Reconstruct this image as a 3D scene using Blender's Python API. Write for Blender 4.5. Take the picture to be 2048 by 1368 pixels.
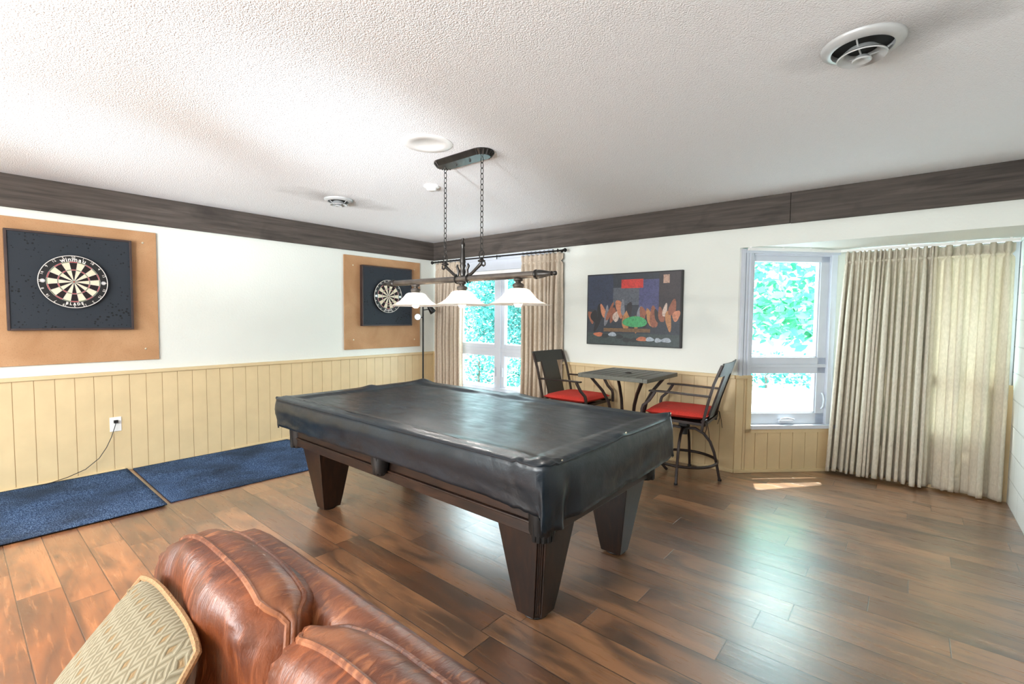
import bpy, bmesh, math, random
from mathutils import Vector, Matrix, noise
PI = math.pi
random.seed(7)
for o in list(bpy.data.objects): bpy.data.objects.remove(o)
sc = bpy.context.scene
COL = sc.collection

# ------------------------------------------------------------------ camera
cd = bpy.data.cameras.new('camera'); cam = bpy.data.objects.new('camera', cd); COL.objects.link(cam)
cd.sensor_width = 36.0; cd.sensor_fit = 'HORIZONTAL'; cd.lens = 948.286 / 2048 * 36; cd.clip_start = 0.02; cd.clip_end = 200
CAM = Vector((5.29705, -4.54741, 1.38624)); yaw, pit, rol = 0.697653, 0.05158, 0.0090293
fw = Vector((-math.sin(yaw)*math.cos(pit), math.cos(yaw)*math.cos(pit), -math.sin(pit)))
rt = Vector((math.cos(yaw), math.sin(yaw), 0)); up = rt.cross(fw)
r2 = math.cos(rol)*rt + math.sin(rol)*up; u2 = -math.sin(rol)*rt + math.cos(rol)*up
M = Matrix((r2, u2, -fw)).transposed().to_4x4(); M.translation = CAM
cam.matrix_world = M; sc.camera = cam

# ------------------------------------------------------------------ view, world, lights
vs = sc.view_settings
vs.view_transform = 'Standard'; vs.look = 'None'; vs.gamma = 1; vs.use_curve_mapping = False; vs.exposure = 0.1
try:
    sc.cycles.use_denoising = True
    sc.cycles.max_bounces = 10; sc.cycles.diffuse_bounces = 6; sc.cycles.glossy_bounces = 5
    sc.cycles.transparent_max_bounces = 16; sc.cycles.transmission_bounces = 8
    sc.cycles.sample_clamp_indirect = 6; sc.cycles.caustics_reflective = False; sc.cycles.caustics_refractive = False
except Exception: pass
w = bpy.data.worlds.new('world'); sc.world = w; w.use_nodes = True
bg = w.node_tree.nodes['Background']; bg.inputs[0].default_value = (0.80, 0.93, 1.0, 1); bg.inputs[1].default_value = 12.0

def lamp(name, typ, loc, energy, color=(1, 1, 1), size=0.2, size_y=None, target=None, radius=None, spread=None):
    l = bpy.data.lights.new(name, typ); o = bpy.data.objects.new(name, l); COL.objects.link(o)
    l.energy = energy; l.color = color; o.location = loc
    if typ == 'AREA':
        l.size = size
        if size_y: l.shape = 'RECTANGLE'; l.size_y = size_y
        if spread: l.spread = spread
    elif typ == 'POINT': l.shadow_soft_size = radius or size
    if target is not None:
        o.rotation_euler = (Vector(target) - Vector(loc)).to_track_quat('-Z', 'Y').to_euler()
    return o
sun = lamp('sun', 'SUN', (4.5, 8, 12), 14.0, (1.0, 0.95, 0.86), target=(4.35, 0, 0)); sun.data.angle = 0.012
sun.rotation_euler = (Vector((0.16, -0.42, -1.35))).to_track_quat('-Z', 'Y').to_euler()
# unseen lights added behind the camera to raise the room's brightness
lamp('rear_fill_light', 'AREA', (3.3, -7.0, 1.5), 215, (0.90, 0.96, 1.0), 3.4, 1.4, target=(3.6, 0, 1.75))
lamp('rear_lamp_light', 'POINT', (3.0, -5.7, 1.75), 105, (1.0, 0.96, 0.90), radius=0.07)
wl = lamp('warm_lamp_light', 'SPOT', (2.5, -5.4, 1.75), 420, (1.0, 0.48, 0.14), target=(2.35, -4.75, 0))
wl.data.spot_size = math.radians(84); wl.data.spot_blend = 1.0; wl.data.shadow_soft_size = 0.12
for (p_, t_, e_) in (((4.6, -6.4, 1.0), (2.3, -2.2, 2.22), 1500), ((3.6, -6.8, 1.0), (0.9, -3.2, 2.30), 800)):  # fill spots added out of view to whiten the middle of the ceiling
    fl = lamp('ceiling_fill_light', 'SPOT', p_, e_, (0.90, 0.95, 1.0), target=t_)
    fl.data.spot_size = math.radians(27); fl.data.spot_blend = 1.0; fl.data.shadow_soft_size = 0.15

# ------------------------------------------------------------------ materials
def new_mat(name):
    m = bpy.data.materials.new(name); m.use_nodes = True
    nt = m.node_tree; return m, nt, nt.nodes['Principled BSDF']
def srgb(r, g, b):
    f = lambda c: (c/255/12.92) if c/255 <= 0.04045 else ((c/255+0.055)/1.055)**2.4
    return (f(r), f(g), f(b), 1)
def N(nt, typ, **kw):
    n = nt.nodes.new(typ)
    for k, v in kw.items():
        if k.startswith('_'): setattr(n, k[1:], v)
        else: n.inputs[k.replace('__', ' ')].default_value = v
    return n
def coords(nt, scale=(1, 1, 1), kind='Object', rot=(0, 0, 0)):
    tc = nt.nodes.new('ShaderNodeTexCoord'); mp = nt.nodes.new('ShaderNodeMapping')
    mp.inputs['Scale'].default_value = scale; mp.inputs['Rotation'].default_value = rot
    nt.links.new(tc.outputs[kind], mp.inputs['Vector']); return mp.outputs['Vector']
def ramp(nt, fac, stops):
    r = nt.nodes.new('ShaderNodeValToRGB'); e = r.color_ramp.elements
    while len(e) < len(stops): e.new(0.5)
    for i, (p, c) in enumerate(stops): e[i].position = p; e[i].color = c
    nt.links.new(fac, r.inputs['Fac']); return r.outputs['Color']
def bump(nt, bs, h, strength=0.3, dist=0.01, prev=None):
    b = nt.nodes.new('ShaderNodeBump'); b.inputs['Strength'].default_value = strength; b.inputs['Distance'].default_value = dist
    nt.links.new(h, b.inputs['Height'])
    if prev is not None: nt.links.new(prev, b.inputs['Normal'])
    nt.links.new(b.outputs['Normal'], bs.inputs['Normal']); return b.outputs['Normal']
def mix(nt, a, b, fac, mode='MIX'):
    n = nt.nodes.new('ShaderNodeMix'); n.data_type = 'RGBA'; n.blend_type = mode
    for sock, v in ((n.inputs[6], a), (n.inputs[7], b)):
        if isinstance(v, tuple): sock.default_value = v
        else: nt.links.new(v, sock)
    if isinstance(fac, (int, float)): n.inputs[0].default_value = fac
    else: nt.links.new(fac, n.inputs[0])
    return n.outputs[2]
def mth(nt, op, a, b=None):
    n = nt.nodes.new('ShaderNodeMath'); n.operation = op
    for i, v in enumerate((a, b)):
        if v is None: continue
        if isinstance(v, (int, float)): n.inputs[i].default_value = v
        else: nt.links.new(v, n.inputs[i])
    return n.outputs[0]

def simple(name, col, rough=0.5, metal=0.0, nscale=30, var=0.12, bstr=0.0, bdist=0.002, spec=None, coat=0, stretch=(1, 1, 1)):
    m, nt, bs = new_mat(name)
    v = coords(nt, stretch)
    n = N(nt, 'ShaderNodeTexNoise', Scale=nscale, Detail=4.0); nt.links.new(v, n.inputs['Vector'])
    d = tuple(c*(1-var) for c in col[:3]) + (1,); l = tuple(min(1, c*(1+var)) for c in col[:3]) + (1,)
    nt.links.new(ramp(nt, n.outputs['Fac'], [(0.3, d), (0.7, l)]), bs.inputs['Base Color'])
    bs.inputs['Roughness'].default_value = rough; bs.inputs['Metallic'].default_value = metal
    if spec is not None: bs.inputs['Specular IOR Level'].default_value = spec
    if coat: bs.inputs['Coat Weight'].default_value = coat; bs.inputs['Coat Roughness'].default_value = 0.15
    if bstr: bump(nt, bs, n.outputs['Fac'], bstr, bdist)
    return m

# ceiling: stippled spray texture, with soot smudges blown out by the two vents
def make_ceiling():
    m, nt, bs = new_mat('ceiling_stipple')
    v = coords(nt)
    n = N(nt, 'ShaderNodeTexNoise', Scale=120, Detail=3.0, Roughness=0.6); nt.links.new(v, n.inputs['Vector'])
    vo = N(nt, 'ShaderNodeTexVoronoi', Scale=170); nt.links.new(v, vo.inputs['Vector'])
    h = mth(nt, 'SUBTRACT', n.outputs['Fac'], mth(nt, 'MULTIPLY', vo.outputs['Distance'], 0.45))
    bump(nt, bs, h, 0.55, 0.008)
    base = srgb(240, 241, 243)
    sep = nt.nodes.new('ShaderNodeSeparateXYZ'); nt.links.new(v, sep.inputs[0])
    dirt = None
    for (cx, cy, ax, ay, rad) in ((5.22, -2.26, 1.0, 1.9, 0.42), (1.28, -2.20, 1.9, 0.8, 0.46)):
        dx = mth(nt, 'MULTIPLY', mth(nt, 'SUBTRACT', sep.outputs[0], cx), ax)
        dy = mth(nt, 'MULTIPLY', mth(nt, 'SUBTRACT', sep.outputs[1], cy), ay)
        d = mth(nt, 'SQRT', mth(nt, 'ADD', mth(nt, 'MULTIPLY', dx, dx), mth(nt, 'MULTIPLY', dy, dy)))
        nb = N(nt, 'ShaderNodeTexNoise', Scale=5.0, Detail=3.0); nt.links.new(v, nb.inputs['Vector'])
        d = mth(nt, 'ADD', d, mth(nt, 'MULTIPLY', mth(nt, 'SUBTRACT', nb.outputs['Fac'], 0.5), 0.35))
        k = mth(nt, 'MAXIMUM', mth(nt, 'SUBTRACT', 1.0, mth(nt, 'DIVIDE', d, rad)), 0.0)
        dirt = k if dirt is None else mth(nt, 'MAXIMUM', dirt, k)
    nt.links.new(mix(nt, base, srgb(120, 116, 112), mth(nt, 'MULTIPLY', dirt, 0.6)), bs.inputs['Base Color'])
    bs.inputs['Roughness'].default_value = 0.9
    return m
def make_wall(name, col):
    m, nt, bs = new_mat(name); v = coords(nt)
    n = N(nt, 'ShaderNodeTexNoise', Scale=55, Detail=3.0); nt.links.new(v, n.inputs['Vector'])
    bump(nt, bs, n.outputs['Fac'], 0.35, 0.006)
    n2 = N(nt, 'ShaderNodeTexNoise', Scale=1.3, Detail=2.0); nt.links.new(v, n2.inputs['Vector'])
    d = tuple(c*0.95 for c in col[:3]) + (1,)
    nt.links.new(ramp(nt, n2.outputs['Fac'], [(0.3, d), (0.7, col)]), bs.inputs['Base Color'])
    bs.inputs['Roughness'].default_value = 0.6; return m
def make_block():
    m, nt, bs = new_mat('painted_block')
    v = coords(nt, rot=(PI/2, 0, PI/2))
    tc = nt.nodes.new('ShaderNodeTexCoord'); sp = nt.nodes.new('ShaderNodeSeparateXYZ'); cb = nt.nodes.new('ShaderNodeCombineXYZ')
    nt.links.new(tc.outputs['Object'], sp.inputs[0]); nt.links.new(sp.outputs[1], cb.inputs[0]); nt.links.new(sp.outputs[2], cb.inputs[1])
    b = N(nt, 'ShaderNodeTexBrick', Scale=1.0); b.inputs['Brick Width'].default_value = 0.4; b.inputs['Row Height'].default_value = 0.2
    b.inputs['Mortar Size'].default_value = 0.006; b.inputs['Mortar Smooth'].default_value = 0.6
    b.inputs['Color1'].default_value = (1, 1, 1, 1); b.inputs['Color2'].default_value = (1, 1, 1, 1); b.inputs['Mortar'].default_value = (0, 0, 0, 1)
    nt.links.new(cb.outputs[0], b.inputs['Vector'])
    nz = N(nt, 'ShaderNodeTexNoise', Scale=120, Detail=3.0); nt.links.new(tc.outputs['Object'], nz.inputs['Vector'])
    p = bump(nt, bs, b.outputs['Color'], 0.6, 0.006); bump(nt, bs, nz.outputs['Fac'], 0.25, 0.003, p)
    nt.links.new(mix(nt, srgb(214, 216, 212), srgb(232, 234, 230), b.outputs['Color']), bs.inputs['Base Color'])
    bs.inputs['Roughness'].default_value = 0.5; return m

def make_floor_mat():
    m, nt, bs = new_mat('floor_planks')
    uv = nt.nodes.new('ShaderNodeUVMap'); uv.uv_map = 'plank'
    at = nt.nodes.new('ShaderNodeAttribute'); at.attribute_name = 'tone'
    sep = nt.nodes.new('ShaderNodeSeparateXYZ'); nt.links.new(uv.outputs[0], sep.inputs[0])
    tcs = nt.nodes.new('ShaderNodeTexCoord'); sp = nt.nodes.new('ShaderNodeSeparateXYZ'); nt.links.new(tcs.outputs['Object'], sp.inputs[0])
    sepc = nt.nodes.new('ShaderNodeSeparateColor'); nt.links.new(at.outputs['Color'], sepc.inputs[0])
    cb = nt.nodes.new('ShaderNodeCombineXYZ'); nt.links.new(sp.outputs[0], cb.inputs[0]); nt.links.new(sp.outputs[1], cb.inputs[1])
    nt.links.new(mth(nt, 'MULTIPLY', sepc.outputs[1], 31.0), cb.inputs[2])
    def mp(s):
        q = nt.nodes.new('ShaderNodeMapping'); q.inputs['Scale'].default_value = s; nt.links.new(cb.outputs[0], q.inputs['Vector']); return q.outputs[0]
    grain = N(nt, 'ShaderNodeTexNoise', Scale=1.0, Detail=6.0, Roughness=0.62, Distortion=0.5); nt.links.new(mp((4.0, 48, 1)), grain.inputs['Vector'])
    blot = N(nt, 'ShaderNodeTexNoise', Scale=1.0, Detail=3.0, Roughness=0.55, Distortion=0.7); nt.links.new(mp((2.1, 6.5, 1)), blot.inputs['Vector'])
    knot = N(nt, 'ShaderNodeTexVoronoi', Scale=1.0); nt.links.new(mp((2.4, 6.0, 1)), knot.inputs['Vector'])
    base = mix(nt, srgb(100, 64, 40), srgb(160, 114, 78), sepc.outputs[0])
    base = mix(nt, base, srgb(56, 44, 36), ramp(nt, blot.outputs['Fac'], [(0.42, (0, 0, 0, 1)), (0.66, (0.78, 0.78, 0.78, 1))]))
    base = mix(nt, base, srgb(176, 130, 90), ramp(nt, grain.outputs['Fac'], [(0.55, (0, 0, 0, 1)), (0.80, (0.6, 0.6, 0.6, 1))]))
    base = mix(nt, base, srgb(48, 34, 26), ramp(nt, grain.outputs['Fac'], [(0.22, (0.75, 0.75, 0.75, 1)), (0.42, (0, 0, 0, 1))]))
    base = mix(nt, base, srgb(44, 32, 26), ramp(nt, knot.outputs['Distance'], [(0.02, (0.85, 0.85, 0.85, 1)), (0.10, (0, 0, 0, 1))]))
    # joints: u in metres from the nearer plank end, v in metres from the nearer long edge
    e = mth(nt, 'MINIMUM', sep.outputs[0], sep.outputs[1])
    line = ramp(nt, mth(nt, 'MULTIPLY', e, 100.0), [(0.14, (1, 1, 1, 1)), (0.30, (0, 0, 0, 1))])
    base = mix(nt, base, srgb(28, 20, 16), mth(nt, 'MULTIPLY', line, 0.8))
    nt.links.new(base, bs.inputs['Base Color'])
    rr = ramp(nt, grain.outputs['Fac'], [(0.3, (0.34, 0.34, 0.34, 1)), (0.7, (0.25, 0.25, 0.25, 1))])
    nt.links.new(rr, bs.inputs['Roughness'])
    p = bump(nt, bs, grain.outputs['Fac'], 0.22, 0.004)
    bump(nt, bs, mth(nt, 'SUBTRACT', 1.0, line), 0.5, 0.002, p)
    bs.inputs['Specular IOR Level'].default_value = 0.8
    bs.inputs['Coat Weight'].default_value = 1.0; bs.inputs['Coat Roughness'].default_value = 0.35; bs.inputs['Coat IOR'].default_value = 1.95
    return m

def make_beam():
    m, nt, bs = new_mat('dark_stained_beam')
    v = coords(nt, (1, 1, 1))
    def tex(s, sc_, d, r=0.6, dist=0.6):
        q = coords(nt, s); n = N(nt, 'ShaderNodeTexNoise', Scale=sc_, Detail=d, Roughness=r, Distortion=dist); nt.links.new(q, n.inputs['Vector']); return n.outputs['Fac']
    g = tex((1.2, 1.2, 22), 1.4, 5); b = tex((1, 1, 1.8), 2.2, 3)
    c = ramp(nt, g, [(0.25, srgb(50, 44, 40)), (0.55, srgb(80, 72, 66)), (0.8, srgb(96, 88, 82))])
    c = mix(nt, c, srgb(42, 37, 34), ramp(nt, b, [(0.55, (0, 0, 0, 1)), (0.75, (0.7, 0.7, 0.7, 1))]))
    nt.links.new(c, bs.inputs['Base Color']); bs.inputs['Roughness'].default_value = 0.75
    bump(nt, bs, g, 0.5, 0.004); return m

def make_wood(name, c1, c2, c3, rough=0.35, sc=(3, 3, 40)):
    m, nt, bs = new_mat(name)
    q = coords(nt, sc); n = N(nt, 'ShaderNodeTexNoise', Scale=1.0, Detail=5.0, Roughness=0.6, Distortion=0.8); nt.links.new(q, n.inputs['Vector'])
    nt.links.new(ramp(nt, n.outputs['Fac'], [(0.3, c1), (0.5, c2), (0.72, c3)]), bs.inputs['Base Color'])
    bs.inputs['Roughness'].default_value = rough; bump(nt, bs, n.outputs['Fac'], 0.15, 0.002); return m

def make_leather(name, c1, c2, c3):
    m, nt, bs = new_mat(name)
    v = coords(nt)
    n = N(nt, 'ShaderNodeTexNoise', Scale=5.0, Detail=6.0, Roughness=0.62, Distortion=1.2); nt.links.new(v, n.inputs['Vector'])
    cr = N(nt, 'ShaderNodeTexNoise', Scale=1.0, Detail=5.0, Roughness=0.6, Distortion=0.9)
    nt.links.new(coords(nt, (55, 20, 10), rot=(0.2, 0.5, 0.3)), cr.inputs['Vector'])
    vo = N(nt, 'ShaderNodeTexVoronoi', Scale=260); nt.links.new(v, vo.inputs['Vector'])
    c = ramp(nt, n.outputs['Fac'], [(0.28, c1), (0.5, c2), (0.75, c3)])
    c = mix(nt, c, c3, ramp(nt, cr.outputs['Fac'], [(0.52, (0, 0, 0, 1)), (0.68, (0.9, 0.9, 0.9, 1))]))
    nt.links.new(c, bs.inputs['Base Color'])
    nt.links.new(ramp(nt, cr.outputs['Fac'], [(0.3, (0.32, 0.32, 0.32, 1)), (0.7, (0.48, 0.48, 0.48, 1))]), bs.inputs['Roughness'])
    p = bump(nt, bs, cr.outputs['Fac'], 0.45, 0.006); bump(nt, bs, vo.outputs['Distance'], 0.12, 0.001, p)
    bs.inputs['Specular IOR Level'].default_value = 0.6
    return m

def make_vinyl():
    m, nt, bs = new_mat('black_vinyl')
    v = coords(nt)
    n = N(nt, 'ShaderNodeTexNoise', Scale=4.0, Detail=6.0, Roughness=0.65, Distortion=0.6); nt.links.new(v, n.inputs['Vector'])
    n2 = N(nt, 'ShaderNodeTexNoise', Scale=1.0, Detail=5.0); nt.links.new(coords(nt, (9, 26, 20)), n2.inputs['Vector'])
    f = N(nt, 'ShaderNodeTexNoise', Scale=320, Detail=2.0); nt.links.new(v, f.inputs['Vector'])
    nt.links.new(ramp(nt, n.outputs['Fac'], [(0.3, srgb(5, 15, 22)), (0.7, srgb(14, 30, 40))]), bs.inputs['Base Color'])
    nt.links.new(ramp(nt, n2.outputs['Fac'], [(0.3, (0.30, 0.30, 0.30, 1)), (0.7, (0.46, 0.46, 0.46, 1))]), bs.inputs['Roughness'])
    p = bump(nt, bs, n.outputs['Fac'], 0.4, 0.012); bump(nt, bs, f.outputs['Fac'], 0.12, 0.001, p)
    bs.inputs['Coat Weight'].default_value = 0.12; bs.inputs['Coat Roughness'].default_value = 0.22
    bs.inputs['Specular IOR Level'].default_value = 0.5
    return m

def make_curtain(name, c1, c2, trans):
    m, nt, bs = new_mat(name)
    v = coords(nt)
    w1 = N(nt, 'ShaderNodeTexWave', Scale=75.0, Distortion=0.6, Detail=1.0); w1.bands_direction = 'Z'; nt.links.new(v, w1.inputs['Vector'])
    n = N(nt, 'ShaderNodeTexNoise', Scale=90, Detail=3.0); nt.links.new(coords(nt, (1, 1, 0.4)), n.inputs['Vector'])
    nt.links.new(ramp(nt, n.outputs['Fac'], [(0.3, c1), (0.7, c2)]), bs.inputs['Base Color'])
    bs.inputs['Roughness'].default_value = 0.9; bs.inputs['Specular IOR Level'].default_value = 0.1
    h = mth(nt, 'ADD', w1.outputs['Fac'], n.outputs['Fac']); bump(nt, bs, h, 0.35, 0.002)
    tr = nt.nodes.new('ShaderNodeBsdfTranslucent'); tr.inputs[0].default_value = c2
    ms = nt.nodes.new('ShaderNodeMixShader'); ms.inputs[0].default_value = trans
    nt.links.new(bs.outputs[0], ms.inputs[1]); nt.links.new(tr.outputs[0], ms.inputs[2])
    nt.links.new(ms.outputs[0], nt.nodes['Material Output'].inputs['Surface']); return m

def make_glass():
    m, nt, bs = new_mat('window_glass')
    t = nt.nodes.new('ShaderNodeBsdfTransparent'); t.inputs[0].default_value = (0.93, 0.98, 0.98, 1)
    g = nt.nodes.new('ShaderNodeBsdfGlossy'); g.inputs['Roughness'].default_value = 0.02
    ms = nt.nodes.new('ShaderNodeMixShader'); ms.inputs[0].default_value = 0.04
    nt.links.new(t.outputs[0], ms.inputs[1]); nt.links.new(g.outputs[0], ms.inputs[2])
    nt.links.new(ms.outputs[0], nt.nodes['Material Output'].inputs['Surface']); return m

def make_shade():
    m, nt, bs = new_mat('alabaster_glass')
    v = coords(nt); n = N(nt, 'ShaderNodeTexNoise', Scale=14, Detail=4.0, Distortion=1.5); nt.links.new(v, n.inputs['Vector'])
    c = ramp(nt, n.outputs['Fac'], [(0.3, srgb(240, 226, 208)), (0.7, srgb(252, 246, 238))])
    nt.links.new(c, bs.inputs['Base Color']); bs.inputs['Roughness'].default_value = 0.25
    tr = nt.nodes.new('ShaderNodeBsdfTranslucent'); nt.links.new(c, tr.inputs[0])
    ms = nt.nodes.new('ShaderNodeMixShader'); ms.inputs[0].default_value = 0.72
    nt.links.new(bs.outputs[0], ms.inputs[1]); nt.links.new(tr.outputs[0], ms.inputs[2])
    nt.links.new(ms.outputs[0], nt.nodes['Material Output'].inputs['Surface']); return m

def emit(name, col, strength):
    m, nt, bs = new_mat(name); bs.inputs['Base Color'].default_value = col
    bs.inputs['Emission Color'].default_value = col; bs.inputs['Emission Strength'].default_value = strength; return m

def make_leaf(name, c1, c2, c3):
    m, nt, bs = new_mat(name)
    at = nt.nodes.new('ShaderNodeAttribute'); at.attribute_name = 'tone'
    s = nt.nodes.new('ShaderNodeSeparateColor'); nt.links.new(at.outputs['Color'], s.inputs[0])
    c = ramp(nt, s.outputs[0], [(0.0, c1), (0.5, c2), (1.0, c3)])
    nt.links.new(c, bs.inputs['Base Color']); bs.inputs['Roughness'].default_value = 0.5
    tr = nt.nodes.new('ShaderNodeBsdfTranslucent'); nt.links.new(c, tr.inputs[0])
    ms = nt.nodes.new('ShaderNodeMixShader'); ms.inputs[0].default_value = 0.45
    nt.links.new(bs.outputs[0], ms.inputs[1]); nt.links.new(tr.outputs[0], ms.inputs[2])
    nt.links.new(ms.outputs[0], nt.nodes['Material Output'].inputs['Surface']); return m

def make_rug():
    m, nt, bs = new_mat('blue_ribbed_carpet')
    v = coords(nt)
    n = N(nt, 'ShaderNodeTexNoise', Scale=160, Detail=3.0, Roughness=0.7); nt.links.new(v, n.inputs['Vector'])
    n2 = N(nt, 'ShaderNodeTexNoise', Scale=2.5, Detail=3.0); nt.links.new(v, n2.inputs['Vector'])
    w1 = N(nt, 'ShaderNodeTexWave', Scale=22.0, Distortion=3.0, Detail=2.0); w1.bands_direction = 'X'; nt.links.new(v, w1.inputs['Vector'])
    c = ramp(nt, n.outputs['Fac'], [(0.34, srgb(14, 26, 46)), (0.5, srgb(48, 74, 112)), (0.66, srgb(126, 154, 192))])
    c = mix(nt, c, srgb(40, 48, 58), ramp(nt, n2.outputs['Fac'], [(0.40, (0, 0, 0, 1)), (0.65, (0.7, 0.7, 0.7, 1))]))
    nt.links.new(c, bs.inputs['Base Color']); bs.inputs['Roughness'].default_value = 0.95; bs.inputs['Specular IOR Level'].default_value = 0.1
    h = mth(nt, 'ADD', n.outputs['Fac'], mth(nt, 'MULTIPLY', w1.outputs['Fac'], 0.5)); bump(nt, bs, h, 0.8, 0.008); return m

def make_surround():
    m, nt, bs = new_mat('dart_surround_foam')
    v = coords(nt, (0.15, 1, 1))
    vo = N(nt, 'ShaderNodeTexVoronoi', Scale=38.0, Randomness=1.0); nt.links.new(v, vo.inputs['Vector'])
    nn = N(nt, 'ShaderNodeTexNoise', Scale=5.0, Detail=2.0); nt.links.new(v, nn.inputs['Vector'])
    d = mth(nt, 'ADD', vo.outputs['Distance'], mth(nt, 'MULTIPLY', mth(nt, 'SUBTRACT', 0.62, nn.outputs['Fac']), 0.9))
    hole = ramp(nt, d, [(0.20, (1, 1, 1, 1)), (0.28, (0, 0, 0, 1))])
    nt.links.new(mix(nt, srgb(36, 43, 51), srgb(6, 7, 9), hole), bs.inputs['Base Color'])
    bs.inputs['Roughness'].default_value = 0.8; bump(nt, bs, mth(nt, 'SUBTRACT', 1.0, hole), 0.6, 0.003); return m

def make_hardboard():
    m, nt, bs = new_mat('tan_fibreboard')
    v = coords(nt)
    n = N(nt, 'ShaderNodeTexNoise', Scale=120, Detail=3.0); nt.links.new(v, n.inputs['Vector'])
    b = N(nt, 'ShaderNodeTexNoise', Scale=3.0, Detail=4.0, Distortion=0.8); nt.links.new(v, b.inputs['Vector'])
    c = ramp(nt, b.outputs['Fac'], [(0.3, srgb(168, 124, 84)), (0.7, srgb(190, 148, 108))])
    c = mix(nt, c, srgb(142, 102, 68), ramp(nt, n.outputs['Fac'], [(0.55, (0, 0, 0, 1)), (0.75, (0.5, 0.5, 0.5, 1))]))
    nt.links.new(c, bs.inputs['Base Color']); bs.inputs['Roughness'].default_value = 0.7; return m

def make_pillow():
    m, nt, bs = new_mat('diamond_weave')
    uv = nt.nodes.new('ShaderNodeUVMap'); uv.uv_map = 'face'
    s = nt.nodes.new('ShaderNodeSeparateXYZ'); nt.links.new(uv.outputs[0], s.inputs[0])
    def tri(x, k, off):
        f = mth(nt, 'FRACT', mth(nt, 'ADD', mth(nt, 'MULTIPLY', x, k), off)); return mth(nt, 'ABSOLUTE', mth(nt, 'SUBTRACT', f, 0.5))
    d = mth(nt, 'ADD', tri(s.outputs[0], 11, 0), tri(s.outputs[1], 8, 0))          # 0 centre .. 1
    w_ = mth(nt, 'ABSOLUTE', mth(nt, 'SUBTRACT', mth(nt, 'FRACT', mth(nt, 'MULTIPLY', d, 3.0)), 0.5))
    core = ramp(nt, d, [(0.10, (1, 1, 1, 1)), (0.20, (0, 0, 0, 1))])
    c = mix(nt, srgb(104, 94, 74), srgb(140, 131, 110), mth(nt, 'MULTIPLY', w_, 2.0))
    c = mix(nt, c, srgb(128, 100, 66), mth(nt, 'MULTIPLY', core, 0.8))
    nz = N(nt, 'ShaderNodeTexNoise', Scale=220, Detail=2.0); nt.links.new(coords(nt), nz.inputs['Vector'])
    c = mix(nt, c, srgb(120, 106, 82), ramp(nt, nz.outputs['Fac'], [(0.55, (0, 0, 0, 1)), (0.8, (0.6, 0.6, 0.6, 1))]))
    nt.links.new(c, bs.inputs['Base Color']); bs.inputs['Roughness'].default_value = 0.9; bs.inputs['Specular IOR Level'].default_value = 0.15
    bump(nt, bs, mth(nt, 'SUBTRACT', mth(nt, 'MULTIPLY', w_, 1.2), core), 0.6, 0.004); return m

def make_attr(name, rough=0.6, attr='tone', nz=0.25):
    m, nt, bs = new_mat(name)
    at = nt.nodes.new('ShaderNodeAttribute'); at.attribute_name = attr
    n = N(nt, 'ShaderNodeTexNoise', Scale=45, Detail=4.0, Distortion=1.0); nt.links.new(coords(nt), n.inputs['Vector'])
    c = mix(nt, at.outputs['Color'], srgb(24, 26, 34), ramp(nt, n.outputs['Fac'], [(0.42, (0, 0, 0, 1)), (0.75, (nz*2, nz*2, nz*2, 1))]))
    nt.links.new(c, bs.inputs['Base Color']); bs.inputs['Roughness'].default_value = rough; return m

MT = {}
MT['ceiling'] = make_ceiling(); MT['wall'] = make_wall('cream_wall_paint', srgb(228, 231, 224)); MT['block'] = make_block()
MT['floor'] = make_floor_mat(); MT['beam'] = make_beam()
MT['wains'] = simple('beige_panel_paint', srgb(214, 192, 150), 0.42, nscale=6, var=0.05)
MT['white'] = simple('white_frame_paint', srgb(206, 212, 222), 0.35, nscale=8, var=0.03)
MT['whitep'] = simple('white_plastic', srgb(240, 240, 238), 0.35, nscale=20, var=0.02)
MT['vent'] = simple('vent_white_metal', srgb(190, 192, 192), 0.35, metal=0.2, nscale=12, var=0.08)
MT['dark'] = simple('duct_shade', srgb(10, 10, 10), 0.8)
MT['vinyl'] = make_vinyl()
MT['tbl'] = make_wood('dark_walnut', srgb(18, 10, 6), srgb(34, 19, 11), srgb(52, 32, 20), 0.38, (5, 5, 30))
MT['tblv'] = make_wood('dark_walnut_upright', srgb(16, 9, 5), srgb(32, 17, 9), srgb(52, 30, 18), 0.36, (30, 30, 4))
MT['blackp'] = simple('black_plastic', srgb(14, 14, 14), 0.5)
MT['bronze'] = simple('brushed_pewter', srgb(116, 110, 104), 0.32, metal=0.9, nscale=18, var=0.2)
MT['bronzed'] = simple('dark_pewter', srgb(62, 60, 58), 0.35, metal=0.85, nscale=18, var=0.2)
MT['shade'] = make_shade(); MT['bulb'] = emit('lit_bulb', (1, 0.86, 0.68, 1), 14)
MT['lampglow'] = emit('lit_spot_lens', (0.92, 0.97, 1, 1), 0.35)
MT['leather'] = make_leather('brown_leather', srgb(50, 20, 7), srgb(86, 38, 12), srgb(136, 70, 30))
MT['leather2'] = make_leather('brown_leather_pale', srgb(78, 36, 15), srgb(108, 56, 28), srgb(158, 98, 60))  # paler brown for gussets, piping and back frame
MT['pillow'] = make_pillow(); MT['cordtan'] = simple('tan_cord_trim', srgb(150, 112, 74), 0.8, nscale=260, var=0.3, bstr=0.6)
MT['curt'] = make_curtain('cream_linen', srgb(216, 208, 190), srgb(238, 230, 214), 0.30)
MT['curt3'] = make_curtain('cream_linen_gathered', srgb(210, 202, 186), srgb(234, 226, 210), 0.14)
MT['curt2'] = make_curtain('sand_linen', srgb(202, 186, 166), srgb(226, 212, 194), 0.15)
MT['tape'] = simple('buckram_tape', srgb(176, 166, 150), 0.9); MT['glass'] = make_glass(); MT['rug'] = make_rug(); MT['surr'] = make_surround(); MT['hard'] = make_hardboard()
MT['hardedge'] = simple('board_edge', srgb(150, 110, 74), 0.8)
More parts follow.
